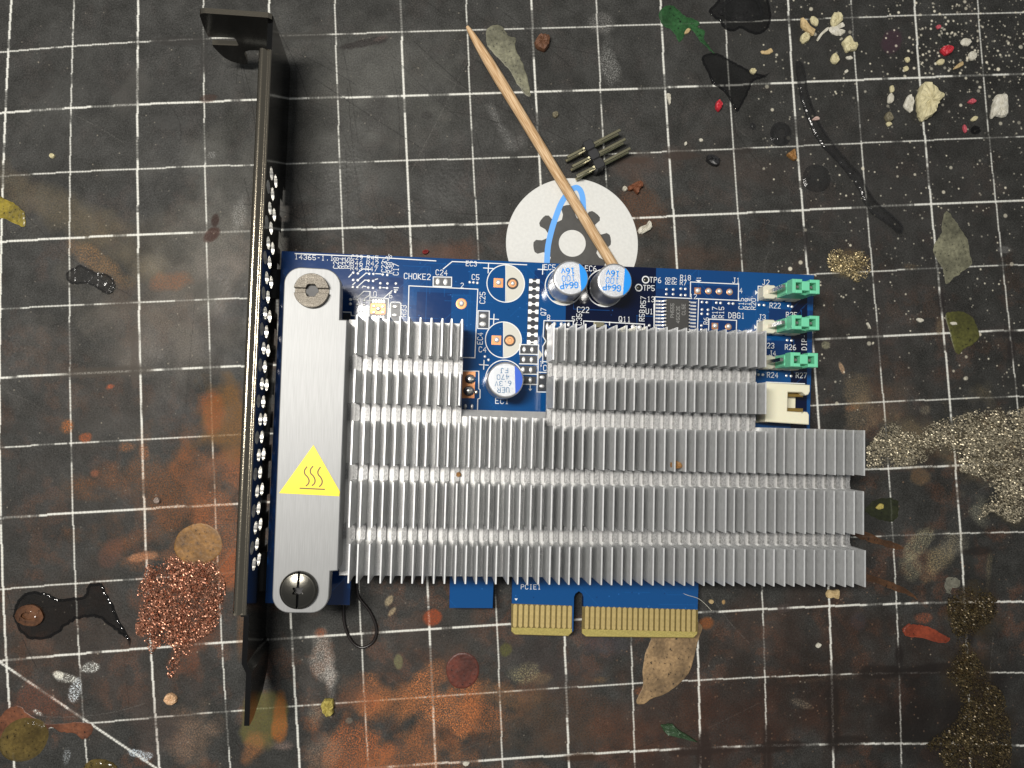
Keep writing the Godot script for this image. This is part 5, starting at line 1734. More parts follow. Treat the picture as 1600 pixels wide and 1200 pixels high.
	chip("paint_flake", pts([73.2, -68.91, 74.03, -69.54, 74.62, -68.74, 74.54, -67.7, 73.73, -67.34, 73, -68.01]), 0.8, "cream_paint", "cream crumb with a hair hanging below it", "paint flake")
	chip("paint_flake", pts([76.17, -68.7, 77.1, -68.93, 77.58, -68.4, 76.65, -68.16]), 0.4, "white_paint", "tiny white sliver with a brown speck above it", "paint flake")
	chip("paint_flake", pts([75.7, -65.85, 76.24, -66.22, 76.47, -65.83, 75.93, -65.45]), 0.3, "white_paint", "tiny white crumb below the thick cream chip", "paint flake")
	chip("paint_flake", pts([90.83, -62.53, 92.03, -62.75, 93.17, -62.19, 93.86, -61.13, 94.96, -60.05, 93.93, -58.78, 93.3, -57.5, 92.68, -56.35, 91.45, -55.74, 90.1, -55.27, 89.71, -56.84, 89.61, -58.79, 89.88, -60.47]), 1.7, "cream_paint", "largest cream paint flake with a crack across its middle", "paint flake")
	chip("paint_flake", pts([87.11, -58.61, 87.89, -60.15, 88.71, -60.64, 89.16, -59.71, 88.9, -58.16, 88.56, -57.14, 87.68, -57.55]), 0.7, "white_paint", "ragged white flake touching the left side of the largest cream flake", "paint flake")
	chip("paint_flake", pts([105.85, -59.58, 106.95, -60.07, 108.02, -60.17, 108.26, -58.33, 107.93, -56.12, 106.8, -55.37, 105.65, -55.8, 104.69, -55.31, 104.99, -57.26]), 1.0, "white_paint", "lone white pointed flake beside the rightmost grid line", "paint flake")
	chip("paint_flake", pts([95.49, -69.58, 96.34, -70.22, 97.4, -70.32, 97.99, -69.51, 97.12, -68.62, 96.19, -68.51]), 1.0, "red_paint", "bright red chip among the white spatter at top right", "paint flake")
	chip("paint_flake", pts([49.42, -60.2, 50.09, -60.69, 50.55, -59.91, 50.36, -59.01, 49.69, -58.52, 49.23, -59.31]), 1.0, "red_paint", "small bright red chip on bare mat below the black paint drip", "paint flake")
	chip("paint_flake", pts([100.25, -58.84, 101.09, -59.47, 101.97, -58.92, 101.13, -58.42]), 0.6, "pink_paint", "small red flake with a white tip between two grid lines", "paint flake")
	chip("paint_flake", pts([98.92, -54.07, 99.32, -54.19, 99.61, -53.01, 99.19, -52.63, 98.85, -53.29]), 0.5, "pink_paint", "curved pink sliver beside the dark ring mark", "paint flake")
	chip("paint_flake", pts([95.11, -74.46, 95.67, -74.84, 96.15, -74.3, 95.46, -73.92]), 0.4, "pink_paint", "tiny pink crumb high up among the white spatter", "paint flake")
	chip("paint_flake", pts([94.64, -67.25, 95.34, -67.75, 96.1, -67.47, 95.91, -66.69, 94.98, -66.58]), 0.5, "cream_paint", "rounded cream bead just below the bright red chip", "paint flake")
	chip("paint_flake", pts([101.18, -68.24, 101.92, -69.14, 102.82, -68.85, 102.88, -67.93, 101.9, -67.3]), 0.5, "white_paint", "spiky white speck cluster at the right end of the spatter", "paint flake")
	chip("paint_flake", pts([99.85, -71.17, 100.97, -71.93, 102.12, -71.37, 101.64, -70.46, 100.44, -70.36]), 0.4, "white_paint", "scattered white scrap between red chip and right grid line", "paint flake")
	chip("paint_flake", pts([97.92, -65.58, 98.66, -66.48, 99.77, -67.1, 99.97, -66.44, 99, -65.81]), 0.5, "tan_paint", "cream and rust brown splinter low in the spatter", "paint flake")
	chip("paint_flake", pts([83.91, -59.36, 84.28, -60.78, 84.95, -61.02, 85.26, -59.97, 84.67, -59.08]), 0.5, "white_paint", "small white pebble flake left of the largest cream flake", "paint flake")
	chip("paint_flake", pts([84.68, -62.46, 85.34, -62.57, 85.39, -61.52, 84.71, -61.28]), 0.4, "cream_paint", "tiny pale oblong flake above the small white pebble flake", "paint flake")
	chip("paint_flake", pts([88.14, -68.09, 88.82, -68.33, 89.14, -67.54, 88.47, -67.3]), 0.4, "cream_paint", "tiny pale flake on the left grid line in the spatter", "paint flake")
	chip("paint_flake", pts([87.73, -66.27, 88.41, -66.52, 88.74, -65.85, 88.06, -65.48]), 0.4, "cream_paint", "pale crumb straight below the tiny flake on the grid line", "paint flake")
	chip("seed_husk", pts([83.01, -56.28, 83.74, -57.29, 84.47, -56.62, 84.52, -55.58, 83.59, -55.35]), 0.9, "grey_seed", "brown grey seed husk with a dark rim", "seed")
	chip("paint_flake", pts([83.31, -55.11, 83.98, -55.34, 84.46, -54.81, 83.65, -54.45]), 0.4, "cream_paint", "tiny cream chip touching the seed husk", "paint flake")
	chip("paint_flake", pts([100.6, -55.31, 101.31, -55.94, 101.95, -55.66, 101.63, -55.02, 100.83, -54.92]), 0.5, "cream_paint", "lone cream grain above the pink sliver", "paint flake")
	chip("paint_flake", pts([68.37, -56.24, 69.19, -56.86, 69.93, -56.32, 69.39, -56.08, 68.75, -56.1]), 0.6, "pale_pink", "pale pink arrow shaped flake lying on the dark glue strand", "paint flake")
	chip("paint_flake", pts([59.22, -70.49, 60.12, -70.46, 61.19, -70.95, 61.53, -70.29, 60.85, -69.79, 59.95, -69.82, 59.31, -69.96]), 0.3, "tan_paint", "flat tan dumbbell shaped flake near the top right", "paint flake")
	chip("paint_flake", pts([56.64, -66.68, 57.3, -66.91, 57.91, -66.38, 57.35, -65.75, 56.73, -66.16]), 0.7, "cream_paint", "cream grain resting on the rim of the black paint drip", "paint flake")
	chip("paint_flake", pts([44.1, -74.41, 44.67, -75.3, 45.43, -75.15, 44.87, -74.39]), 0.5, "tan_paint", "tan sliver stuck on the green paint smear", "paint flake")
	chip("paint_flake", pts([39.77, -62.3, 40.41, -62.41, 40.59, -61.25, 40.26, -60.11, 39.95, -61.14]), 0.6, "white_paint", "white teardrop flake beside a grid line", "paint flake")
	chip("paint_flake", pts([42.69, -52.5, 43.09, -52.74, 43.18, -52.22, 42.78, -51.98]), 0.4, "white_paint", "tiny white pebble below the teardrop flake", "paint flake")
	chip("paint_flake", pts([45.65, -53.16, 46.16, -53.27, 46.38, -52.75, 45.87, -52.64]), 0.4, "white_paint", "tiny white speck flake right of another tiny pebble", "paint flake")
	chip("paint_flake", pts([32.45, -35.69, 33.11, -36.29, 34.14, -36.62, 34.68, -37.36, 35.28, -36.83, 35.09, -35.83, 34.18, -35.24, 33.28, -34.9, 32.66, -35.05]), 0.9, "white_paint", "irregular cream white lump at the right edge of the round sticker", "paint flake")
	chip("crumb", pts([30.96, -44.04, 31.74, -44.52, 32.9, -45.11, 33.65, -45.08, 33.97, -44.18, 33.31, -43.58, 32.76, -42.72, 32.05, -43.5, 31.29, -43.4]), 1.2, "rust_crumb", "crooked rust brown crumb above the round sticker", "crumb")
	chip("paint_flake", pts([29.96, -44.08, 30.47, -44.31, 30.93, -43.67, 30.41, -43.31, 30.05, -43.57]), 0.8, "white_paint", "white grain left of the crooked rust crumb", "paint flake")
	chip("crumb", pts([14.6, -73.55, 15.4, -74.55, 16.67, -74.77, 17.5, -73.98, 17.18, -72.58, 16.24, -71.45, 15.14, -71.87, 14.55, -72.53]), 1.5, "brown_crumb", "dark brown crumb beside the khaki paint patch", "crumb")
	chip("bead", pts([17.2, -59.19, 17.72, -59.56, 18.33, -59.28, 18.29, -58.65, 17.77, -58.29, 17.29, -58.56]), 0.6, "grey_seed", "small grey bead lying between toothpick and pin header", "bead")
	chip("crumb", pts([62.73, -49.37, 63.54, -49.99, 64.35, -50.47, 64.51, -49.18, 64.31, -48.17, 63.45, -48.71]), 1.0, "orange_crumb", "orange brown chip by the thick dark glue strand", "crumb")
	chip("paint_flake", pts([-77.76, -54.31, -77.28, -54.66, -76.71, -54.27, -77.07, -53.67, -77.53, -53.81]), 0.5, "cream_paint", "beige grain alone in the upper left mat square", "paint flake")
	chip("bead", pts([-59.31, 46.82, -58.83, 46.05, -58.03, 45.88, -57.24, 46.39, -57.04, 47.2, -57.62, 47.85, -58.42, 47.91, -59.1, 47.52]), 0.9, "peach_bead", "round peach coloured bead on the lower left mat", "bead")
	chip("paint_flake", pts([-31.2, 49.77, -30.71, 48.88, -29.89, 48.82, -29.08, 48.99, -28.89, 49.93, -29.15, 50.72, -29.05, 51.18, -29.89, 51.82, -30.8, 51.29, -31.12, 50.47]), 1.4, "yellow_paint", "chunky yellow chip on a grid line below the clamp arm", "paint flake")
	chip("paint_flake", pts([-60.3, 11.02, -59.71, 10.35, -59.14, 10.85, -59.28, 11.55, -59.97, 11.39]), 0.8, "grey_pink", "angular grey pink chip left of the bracket", "paint flake")
	chip("paint_flake", pts([75.31, 20.01, 76.12, 19.32, 76.87, 19.49, 76.68, 20.21, 75.78, 20.4]), 0.4, "yellow_paint", "small yellow chip on the dark olive film", "paint flake")
	chip("leaf_scrap", pts([31.1, 57.9, 32.08, 57.74, 33.29, 57.7, 34.08, 58.58, 35.13, 59.35, 36.29, 60.14, 37.56, 61.16, 35.77, 60.69, 33.75, 60.08, 32.21, 59.5]), 1.0, "green_leaf", "dark green pointed leaf scrap on the brown stained mat", "leaf scrap")
	chip("paint_flake", pts([-9.1, -33.14, -8.6, -33.49, -7.87, -33.34, -8.02, -32.85, -8.76, -32.63]), 0.7, "dark_red", "dark red crumb at the upper edge of the board", "paint flake")
	chip("paint_flake", pts([64.33, 35.5, 64.87, 34.93, 65.86, 35.12, 66.86, 35.06, 66.91, 36.02, 66.47, 36.84, 65.63, 36.43, 64.51, 36.48]), 0.6, "tan_paint", "ragged tan chip under the lower right heatsink corner", "paint flake")
	chip("paint_flake", pts([41.67, 35.66, 42.19, 35.33, 42.65, 35.72, 42.25, 36.17, 41.77, 36.02]), 0.5, "tan_paint", "pale tan oval grain right of the gold contacts", "paint flake")
	chip("paint_flake", pts([92.99, -14.99, 93.9, -15.07, 94.37, -14.55, 93.33, -14.47]), 0.4, "white_paint", "white sliver lying on the olive leaf shaped paint", "paint flake")
	chip("paint_flake", pts([86.23, -15.93, 86.89, -16.15, 87.75, -15.61, 86.95, -15.26]), 0.4, "white_paint", "white splinter left of the olive leaf shaped paint", "paint flake")
	chip("paint_flake", pts([76.19, -15.5, 76.59, -15.74, 77, -14.46, 76.64, -14.73]), 0.4, "white_paint", "white sliver flake near the right end of the top jumper", "paint flake")
	chip("paint_flake", pts([61.62, 45.17, 62.15, 44.73, 62.74, 45.12, 62.2, 45.69, 61.72, 45.54]), 0.4, "white_paint", "bright white grain on the lower edge of the right mat squares", "paint flake")
	chip("paint_flake", pts([-6.01, 62.13, -5.41, 61.82, -4.71, 62.1, -5.09, 62.54, -5.68, 62.61]), 0.4, "white_paint", "white crumb on the orange grid line at the bottom", "paint flake")
	chip("cut_pin", pts([46.79, -49.3, 47.34, -49.91, 49.06, -49.09, 49.27, -48.45, 48.58, -47.58, 46.87, -48.53]), 1.3, "black_plastic", "short black offcut of plastic beside the round sticker", "cut pin")
	# crumb caught on the fins
	var crumb_at := CARD_AT + CARD_X * Vector2(69.98, 36.36).x + CARD_Z * Vector2(69.98, 36.36).y + CARD_Y * 10.2
	var crumb := chip("crumb", pts([-0.9, -0.5, 0.1, -0.7, 0.9, -0.2, 0.8, 0.5, -0.2, 0.6, -0.9, 0.3]), 0.9, "orange_crumb", "tiny brown crumb caught between the heatsink fins", "crumb")
	crumb.position = crumb_at * MM
	crumb_at = CARD_AT + CARD_X * Vector2(32.93, 38.99).x + CARD_Z * Vector2(32.93, 38.99).y + CARD_Y * 6.4
	crumb = chip("crumb", pts([-0.35, -0.3, 0.3, -0.35, 0.4, 0.3, -0.3, 0.4]), 0.5, "orange_crumb", "tiny tan grain lodged in the milled gap of the heatsink", "crumb")
	crumb.position = crumb_at * MM

# an uneven flake: outline in mat millimetres
func chip(called: String, outline: PackedVector2Array, tall: float, m: String, label: String, category: String, group := "") -> MeshInstance3D:
	var p := clean(spline(outline, true, 3))
	var c := Vector2.ZERO
	for v in p:
		c += v
	c /= p.size()
	for k in p.size():
		p[k] = c + (p[k] - c) * rng.randf_range(0.93, 1.06)
	var rings := [[1.0, 0.0], [1.03, 0.35], [0.92, 0.85], [0.6, 1.0], [0.3, 0.95]]
	var pos := []
	for r in rings:
		var row := []
		for k in p.size():
			var y: float = tall * r[1] * (1.0 + (rng.randf_range(-0.16, 0.16) if r[1] > 0.0 else 0.0))
			var q: Vector2 = (p[k] - c) * (r[0] * (1.0 + (rng.randf_range(-0.05, 0.05) if r[0] < 1.0 else 0.0)))
			row.append(lift(q, y))
		pos.append(row)
	var st := begin()
	for i in rings.size() - 1:
		for k in p.size():
			var j := (k + 1) % p.size()
			hint_quad(st, pos[i][k], pos[i][j], pos[i + 1][j], pos[i + 1][k], (lift(p[k] - c, 0).normalized() * (1.0 - rings[i][1]) + Vector3.UP * (rings[i][1] + 0.1)))
	var last: Array = pos[rings.size() - 1]
	for k in p.size():
		hint_tri(st, last[k], last[(k + 1) % p.size()], Vector3(0, tall, 0), Vector3.UP)
	var o := done(st, called, mats[m], self)
	o.position = lift(c, 0) * MM
	tag(o, label, category, group)
	return o

# ---------------------------------------------------------------- dried paint on the mat

# a thin dried puddle with a rounded rim
func puddle(called: String, outline: PackedVector2Array, tall: float, rim: float, m: String, label: String, category: String, group := "", ragged := 0.0) -> MeshInstance3D:
	var p := clean(spline(outline, true, 5))
	if ragged > 0.0:
		for k in p.size():
			p[k] += Vector2(rng.randfn(), rng.randfn()) * ragged
		p = clean(p)
	var c := Vector2.ZERO
	for v in p:
		c += v
	c /= p.size()
	for k in p.size():
		p[k] -= c
	var st := begin()
	var q := p
	var h := -0.01
	var steps := [[0.35, 0.6], [0.4, 0.9], [0.25, 1.0]]
	for s in steps:
		var t := inset(q, rim * s[0])
		var h2: float = tall * s[1]
		for k in p.size():
			var j := (k + 1) % p.size()
			var e := q[j] - q[k]
			hint_quad(st, lift(q[k], h), lift(q[j], h), lift(t[j], h2), lift(t[k], h2), Vector3(e.y, 0, -e.x).normalized() * 0.3 + Vector3.UP)
		q = t
		h = h2
	var t := Geometry2D.triangulate_polygon(q)
	if t.is_empty():
		q = p
		h = tall * 0.6
		t = Geometry2D.triangulate_polygon(q)
	for k in range(0, t.size(), 3):
		hint_tri(st, lift(q[t[k]], h), lift(q[t[k + 1]], h), lift(q[t[k + 2]], h), Vector3.UP)
	var o := done(st, called, mats[m], self)
	o.position = lift(c, 0) * MM
	tag(o, label, category, group)
	return o

const FLECKS := {
	"copper_glitter": [Color(0.10, 0.04, 0.025), Color(0.62, 0.30, 0.19)], "gold_glitter": [Color(0.09, 0.08, 0.055), Color(0.6, 0.53, 0.38)],
	"pale_glitter": [Color(0.08, 0.06, 0.03), Color(0.66, 0.54, 0.3)], "bronze_glitter": [Color(0.012, 0.009, 0.005), Color(0.13, 0.095, 0.04)],
}

# coarse glittering paint: a bumpy skin that thins out at its edge
func glitter(called: String, outline: PackedVector2Array, cell: float, tall: float, m: String, label: String, category: String, seed_: int, holes := 0.0) -> MeshInstance3D:
	var p := clean(spline(outline, true, 5))
	var lo := p[0]
	var hi := p[0]
	for v in p:
		lo = lo.min(v)
		hi = hi.max(v)
	var f := FastNoiseLite.new()
	f.seed = seed_
	f.frequency = 0.9
	f.fractal_octaves = 3
	var big := FastNoiseLite.new()
	big.seed = seed_ + 9
	big.frequency = 0.16
	var nx := int((hi.x - lo.x) / cell) + 2
	var nz := int((hi.y - lo.y) / cell) + 2
	var hs := PackedFloat32Array()
	var c := (lo + hi) / 2.0
	for iz in nz:
		for ix in nx:
			var q := lo + Vector2(ix, iz) * cell
			var y := -0.2
			if Geometry2D.is_point_in_polygon(q, p):
				var near := 1e9
				for k in p.size():
					near = minf(near, q.distance_squared_to(p[k]))
				var edge := clampf(sqrt(near) / 1.6, 0.0, 1.0)
				y = tall * (0.25 + 0.75 * f.get_noise_2d(q.x * 3.0, q.y * 3.0)) * (0.4 + 0.6 * edge) - 0.1 * (1.0 - edge) + (big.get_noise_2d(q.x, q.y) - holes) * tall * 1.1
			hs.append(y)
	var st := begin()
	var dull: Color = FLECKS[m][0]
	var bright: Color = FLECKS[m][1]
	for iz in nz - 1:
		for ix in nx - 1:
			var i := iz * nx + ix
			if maxf(maxf(hs[i], hs[i + 1]), maxf(hs[i + nx], hs[i + nx + 1])) < -0.02:
				continue
			var v := []
			for e in [[0, 0], [1, 0], [1, 1], [0, 1]]:
				var q := lo + Vector2(ix + e[0], iz + e[1]) * cell - c
				v.append(lift(q, maxf(hs[i + e[0] + e[1] * nx], -0.15)))
			var depth := hs[i]
			if rng.randf() > clampf(0.2 + depth / tall * 1.1, 0.12, 0.9):
				continue
			st.set_color(dull.lerp(bright, pow(rng.randf(), 1.6)))
			hint_tri(st, v[0], v[1], v[2], Vector3.UP)
			st.set_color(dull.lerp(bright, pow(rng.randf(), 1.6)))
			hint_tri(st, v[0], v[2], v[3], Vector3.UP)
	var o := done(st, called, mats[m], self)
	o.position = lift(c, 0) * MM
	tag(o, label, category)
	return o

func build_paint() -> void:
	puddle("dried_paint", pts([39.41, -78.81, 40.23, -79.82, 41.8, -80.3, 43.02, -79.49, 44.46, -78.02, 45.96, -77.47, 47.31, -76.52, 46.86, -75.63, 48.22, -74.81, 48, -73.39, 48.68, -72.08, 49.72, -70.37, 48.26, -71.57, 46.96, -73.16, 45.8, -75.01, 44.49, -74.52, 43.1, -72.75, 42.42, -74.06, 41.36, -75.39, 40.01, -76.2, 39.45, -77.51]), 0.06, 0.2, "green_film", "translucent green paint smear near the top edge", "paint stain", "", 0.05)
	puddle("dried_resin", pts([49.4, -79.07, 51.06, -80.85, 52.24, -83.16, 57.07, -84.09, 60.98, -82.69, 61.55, -79.8, 61.74, -76.92, 60.69, -74.86, 59.07, -73.87, 57.29, -74.17, 55.55, -75.13, 53.98, -74.65, 52.21, -75.09, 51.29, -76.68, 49.83, -77.88]), 0.22, 0.5, "black_gloss", "glossy black puddle cut by the top edge with wrinkled middle", "resin stain", "", 0.06)
	puddle("dried_resin", pts([50.93, -79.03, 52.6, -80.81, 55, -82.05, 57.83, -81.98, 59.78, -80.36, 60.14, -78.01, 58.76, -76.74, 55.91, -76.55, 53.36, -76.88, 51.87, -77.7]), 0.34, 0.8, "grey_gloss", "grey wrinkled skin inside the black puddle at top", "resin stain", "", 0.08)
	puddle("dried_resin", pts([47.23, -69.54, 48.3, -70.28, 49.84, -70.36, 50.86, -70.21, 52.08, -69.4, 53.56, -68.45, 55.29, -67.49, 57.01, -66.41, 59.77, -65.42, 57.65, -64.58, 56.68, -63.58, 55.77, -61.54, 54.77, -60.03, 53.64, -58.4, 52.71, -59.84, 51.82, -61.67, 50.39, -63.25, 48.93, -64.33, 48.3, -66.41, 47.51, -67.98]), 0.2, 0.45, "black_gloss", "glossy black drip with a sharp point below the green smear", "resin stain", "", 0.06)
	puddle("glue_strand", pts([66.01, -67.95, 67.18, -68.05, 67.81, -66.08, 68.06, -62.45, 69.04, -58.28, 70.34, -54.89, 72.16, -51.74, 74.74, -48.31, 77.34, -45.14, 78.65, -42.02, 80.49, -39.13, 83.38, -36.47, 85.15, -34.35, 84.25, -32.86, 82.2, -34.73, 79.28, -36.88, 77.66, -39.24, 76.59, -42.09, 74.53, -45.5, 71.93, -48.67, 69.33, -51.84, 67.58, -56.01, 66.58, -59.91, 65.98, -64.07]), 0.4, 0.6, "grey_gloss", "long dark glossy glue strand curving down beside a thick grid line", "glue strand", "", 0.04)
	puddle("resin_drop", pts([59.85, -53.96, 60.61, -55.6, 62.18, -56.06, 63.67, -55.24, 64.06, -53.56, 63.29, -51.79, 61.58, -51.21, 60.24, -52.15]), 0.5, 1.4, "grey_gloss", "clear dark resin drop beside the thick grid line", "resin drop", "", 0)
	puddle("resin_drop", pts([65.75, -45.05, 66.92, -47.05, 69, -47.36, 70.97, -46.14, 71.31, -43.82, 69.89, -42.09, 67.57, -41.92, 66.11, -42.99]), 0.4, 1.6, "grey_gloss", "wide flat resin drop below the orange brown chip", "resin drop", "", 0)
	puddle("resin_drop", pts([55.87, -55.5, 56.29, -56.13, 56.91, -55.85, 57.12, -55.07, 56.45, -54.71]), 0.3, 0.6, "grey_gloss", "smallest clear resin drop left of the other two", "resin drop", "", 0)
	puddle("resin_drop", pts([100.42, -53.24, 101.15, -53.99, 102.18, -53.83, 102.5, -52.91, 101.66, -52.29, 100.75, -52.45]), 0.25, 0.6, "black_gloss", "dark round ring mark near the curved pink sliver", "resin drop", "", 0)
	puddle("dried_resin", pts([-85.8, 30.34, -85.2, 28.09, -83.82, 26.57, -81.78, 26.24, -79.76, 26.82, -77.96, 27.74, -75.47, 27.78, -73.41, 27.44, -72.7, 26.1, -71.78, 25.35, -69.96, 25.58, -69.2, 27.47, -68, 29.63, -67.14, 31.98, -65.19, 36.02, -66.76, 35, -68.77, 33.26, -70.67, 31.76, -72.36, 31.42, -74.64, 31.74, -76.47, 32.77, -78.08, 34.04, -80.36, 34.92, -83.06, 34.63, -84.83, 32.92]), 0.2, 0.5, "black_gloss", "glossy black puddle with a long tail at lower left", "resin stain", "", 0.09)
	puddle("resin_drop", pts([-85.24, 30.15, -84.31, 28.83, -82.5, 28.49, -80.93, 29.27, -80.29, 30.92, -81.44, 32.22, -83.47, 32.09, -84.81, 31.32]), 0.9, 1.2, "brown_gloss", "brown glossy dome in the head of the black puddle", "resin drop", "", 0.02)
	puddle("dried_paint", pts([-89.59, 50.28, -88.22, 47.9, -86.63, 46.54, -84.84, 46.55, -83.74, 47.76, -82.19, 48.77, -79.97, 49.94, -77.05, 50.03, -74.8, 49.96, -72.55, 50.46, -72.24, 51.72, -73.05, 52.8, -74.19, 53.06, -75.51, 51.95, -77.75, 51.56, -79.98, 50.73, -81.84, 54.21, -86.31, 54.56]), 0.05, 0.2, "orange_brown", "red brown paint smear behind the olive puddle", "paint stain", "", 0.04)
	puddle("dried_paint", pts([-88.74, 52.82, -87.81, 50.41, -85.55, 48.76, -82.86, 48.61, -80.64, 49.78, -80, 51.86, -80.95, 54.27, -82.99, 55.92, -85.67, 56.18, -87.88, 55.12]), 0.45, 1.3, "olive_gloss", "glossy round olive puddle at lower left edge", "paint stain", "", 0.02)
	puddle("dried_paint", pts([-56.95, 19.4, -55.97, 17.12, -53.85, 15.84, -51.53, 15.74, -49.25, 17.05, -48.27, 19.44, -48.68, 21.29, -50.34, 22.59, -52.91, 23.37, -55.2, 22.77, -56.54, 21.29]), 0.05, 0.3, "ochre_film", "round ochre paint ring with olive rim left of the bracket", "paint stain", "", 0.03)
	puddle("dried_paint", pts([-8.28, 45.3, -7.72, 43.47, -6.12, 42.29, -4.22, 42.3, -2.62, 43.57, -2.12, 45.47, -2.69, 47.3, -4.05, 48.49, -5.95, 48.71, -7.56, 47.67]), 0.12, 0.35, "red_brown_film", "round red brown paint spot below the blue board tab", "paint stain", "", 0.02)
	puddle("dried_paint", pts([30.98, 40.46, 30.12, 42.41, 29.01, 44.71, 28.34, 47.73, 28.17, 50.54, 26.78, 53.39, 28.21, 53.84, 29.71, 53, 32.42, 52.24, 35.2, 50.55, 37.3, 48.33, 38.48, 45.09, 39.38, 42.54, 40.15, 40.21, 38.15, 38.89, 34.47, 39.13]), 0.06, 0.25, "tan_film", "leaf shaped tan paint patch under the gold contacts", "paint stain", "", 0.03)
	puddle("dried_paint", pts([5.25, -76.11, 6.17, -77.11, 7.79, -77.19, 8.74, -76.27, 9.55, -74.97, 10.89, -74.42, 10.68, -72.63, 11.44, -70.57, 12.32, -68.25, 12.91, -65.17, 13.15, -62.75, 11.71, -63.69, 10.44, -65.76, 9.32, -68.08, 7.91, -69.78, 6.27, -71.74, 5.12, -73.56]), 0.06, 0.2, "khaki_film", "khaki blade shaped paint patch right of the toothpick tip", "paint stain", "", 0.06)
	puddle("dried_paint", pts([94.07, -37.07, 95.39, -35.74, 96.65, -33.64, 97.88, -31.29, 98.07, -28.98, 98.37, -26.42, 96.43, -24.97, 94.51, -23.78, 92.85, -22.59, 92.55, -25.14, 91.45, -27.47, 90.88, -30.04, 92.65, -32.52, 93.1, -34.81]), 0.06, 0.25, "khaki_film", "grey khaki leaf shaped paint beside a right hand grid line", "paint stain", "", 0.06)
	puddle("dried_paint", pts([92.21, -16.54, 93.68, -17.1, 95.75, -17.01, 97.48, -16.05, 98.36, -14.24, 98.81, -11.95, 97.26, -10.5, 95.65, -9.83, 94.13, -8.64, 93.25, -10.44, 92.73, -13.49]), 0.12, 0.3, "olive_film", "olive green leaf shaped paint blot at the right", "paint stain", "", 0.04)
	puddle("dried_paint", pts([-87.88, -47.01, -85.81, -46.2, -84.43, -45.42, -82.83, -43.91, -82.4, -42.44, -82.65, -40.99, -84.26, -41.54, -86.1, -42.58, -87.94, -43.14]), 0.15, 0.4, "yellow_olive", "yellow olive paint blot at the left edge", "paint stain", "", 0.05)
	puddle("dried_resin", pts([-75.19, -30.8, -74.93, -32.23, -73.75, -32.91, -72.58, -33.46, -71.2, -32.56, -69.36, -31.76, -67.5, -31.19, -66.37, -29.7, -66.64, -28.02, -68.05, -27.6, -69.65, -28.88, -71.73, -29.81, -74.05, -29.67]), 0.25, 0.4, "grey_gloss", "dark crinkled bone shaped resin patch on the left mat", "resin stain", "", 0.08)
	puddle("dried_paint", pts([78.72, 43.52, 79.81, 42.5, 81.81, 42.63, 84.03, 43.25, 86.19, 44.6, 87.86, 45.67, 86.8, 46.32, 84.56, 45.94, 81.87, 45.04, 79.63, 44.66]), 0.25, 0.35, "scarlet_brown", "orange red glossy paint smear at lower right", "paint stain", "", 0.06)
	puddle("dried_paint", pts([69.11, 23.68, 70.98, 23.79, 73.43, 24.66, 76.1, 26.04, 78.55, 26.91, 80.22, 28.11, 78.2, 28.11, 75.75, 27.23, 73.3, 26.36, 70.87, 25.24, 69.16, 24.66]), 0.12, 0.3, "rust_streak", "rusty olive paint streak at the milled heatsink corner", "paint stain", "", 0.08)
	puddle("dried_paint", pts([71.35, 32.07, 74.03, 33.08, 77.21, 34.24, 79.62, 35.48, 81.51, 37.05, 81.96, 37.8, 79.78, 36.7, 77.58, 35.84, 74.67, 34.45, 71.75, 33.3]), 0.1, 0.3, "rust_streak", "brown paint streak leaving the lower right heatsink corner", "paint stain", "", 0.06)
	puddle("dried_paint", pts([73.27, 20.26, 75.16, 18.66, 77.47, 18.3, 79.7, 18.91, 79.79, 20.88, 79.15, 22.55, 76.87, 22.67, 74.43, 21.55]), 0.06, 0.3, "dark_olive", "dark olive film round the small yellow chip", "paint stain", "", 0.1)
	puddle("dried_paint", pts([-74.08, 58.59, -73.38, 57.29, -71.79, 56.72, -69.77, 57.09, -68.21, 58.11, -67.8, 59.72, -70.74, 60.18, -72.98, 59.79]), 0.4, 1.0, "olive_gloss", "olive paint lump cut by the bottom edge", "paint stain", "", 0.05)
	puddle("dried_paint", pts([87.73, 35.25, 88.34, 34.07, 89.6, 34.15, 90.8, 34.95, 90.45, 36.03, 89.17, 36.19, 88.34, 36.99, 87.65, 36.22]), 0.1, 0.3, "grey_film", "small grey green paint spot by the gold glitter at lower right", "paint stain", "", 0.06)
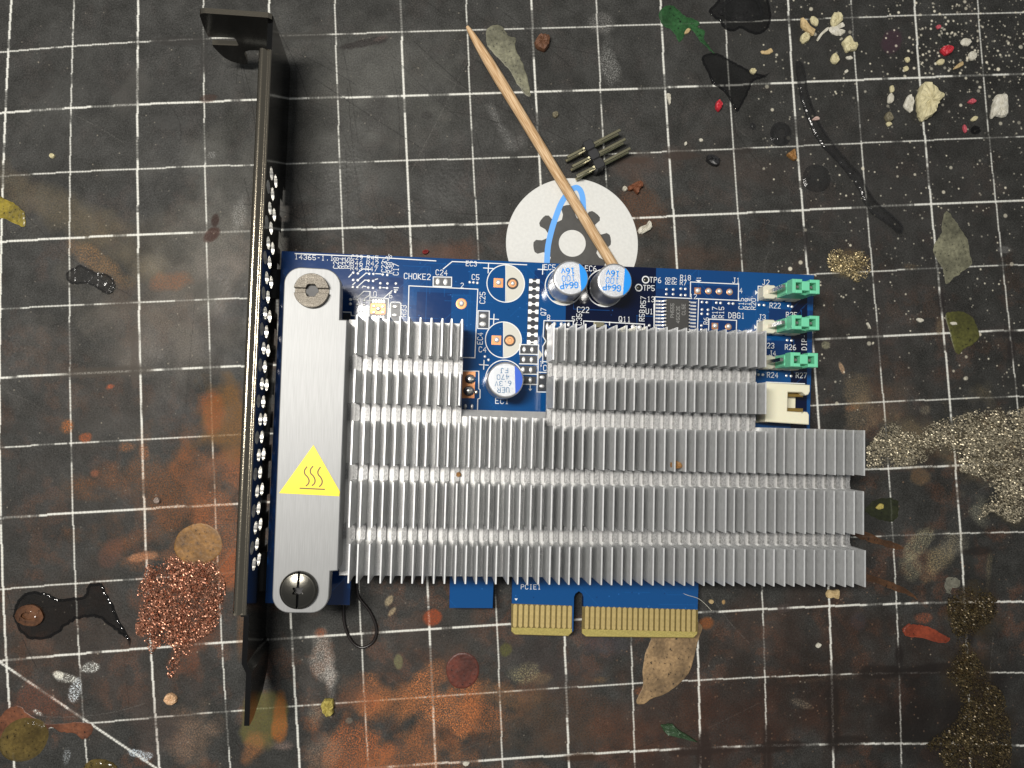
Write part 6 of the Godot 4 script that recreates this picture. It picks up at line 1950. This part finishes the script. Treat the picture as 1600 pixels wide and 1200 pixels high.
	glitter("copper_glitter", pts([-61.63, 22.15, -59.55, 21.57, -57.23, 21.25, -53.8, 22.15, -50.35, 22.82, -48.66, 24.56, -47.93, 26.93, -48.03, 30.18, -48.81, 32.91, -50.03, 35.15, -52.14, 36.4, -53.78, 37.44, -54.29, 39.25, -55.7, 40.54, -57.13, 42.28, -58.3, 43.35, -59.41, 42.13, -58.68, 40.57, -57.5, 39.04, -57.91, 37.64, -60.43, 37.7, -61.38, 38.79, -62.05, 38.29, -62.69, 36.41, -64.24, 34.7, -63.95, 32.18, -63.45, 30.37, -64.07, 28.02, -63.09, 25.54, -62.36, 23.73]), 0.19, 0.42, "copper_glitter", "coarse copper glitter paint patch left of the bracket", "paint stain", 51, -0.4)
	glitter("gold_glitter", pts([69.23, -28.15, 70, -29.88, 71.61, -30.83, 72.83, -30.02, 74.05, -29.21, 75.64, -29.91, 77.42, -29.58, 78.18, -27.77, 77.89, -25.76, 76.75, -24.29, 74.91, -23.74, 73.45, -24.69, 71.72, -25.52, 69.97, -26.09]), 0.18, 0.4, "pale_glitter", "small heart shaped gold glitter spot right of the board", "paint stain", 52, -0.35)
	glitter("gold_glitter", pts([74.19, 8.53, 76.13, 6.41, 77.8, 4.52, 79.63, 3.87, 81.37, 4.46, 82.79, 5.77, 85.1, 5.64, 87.24, 4.51, 90.15, 3.42, 93.52, 3.09, 96.68, 2.26, 100.08, 1.68, 103.88, 2.62, 108.05, 2.33, 107.84, 10.32, 105.88, 17.67, 104.28, 24, 101.43, 24.33, 98.28, 22.18, 95.56, 23.99, 94.97, 21.99, 97.18, 20.14, 98.16, 17.73, 97.03, 15.94, 94.56, 14.81, 92.33, 13.95, 92.23, 12.21, 89.02, 10.8, 86.65, 11.66, 83.79, 12.25, 79.96, 12.54, 76.15, 12.57, 74.15, 12.22]), 0.22, 0.42, "gold_glitter", "wide gold glitter paint band at the right of the heatsink", "paint stain", 53, -0.42)
	glitter("gold_glitter", pts([87.72, 38.41, 89.9, 36.6, 92.76, 35.8, 95.73, 36.72, 97.59, 38.78, 98.18, 40.76, 95.94, 43.04, 93.77, 44.6, 92.12, 46.19, 92.88, 49.13, 94.39, 52.12, 96.17, 54.89, 97.72, 57.39, 98.16, 61.02, 98.24, 65.8, 96.46, 71.63, 87.66, 71.7, 84.19, 68.37, 81.49, 64.86, 84.65, 62.94, 87.88, 60.31, 88.87, 57.51, 87.89, 54.33, 86.33, 51.83, 88.29, 49.55, 89.06, 46.47, 88.05, 43.51]), 0.22, 0.42, "bronze_glitter", "dark glossy bronze glitter paint at lower right", "paint stain", 54, -0.42)
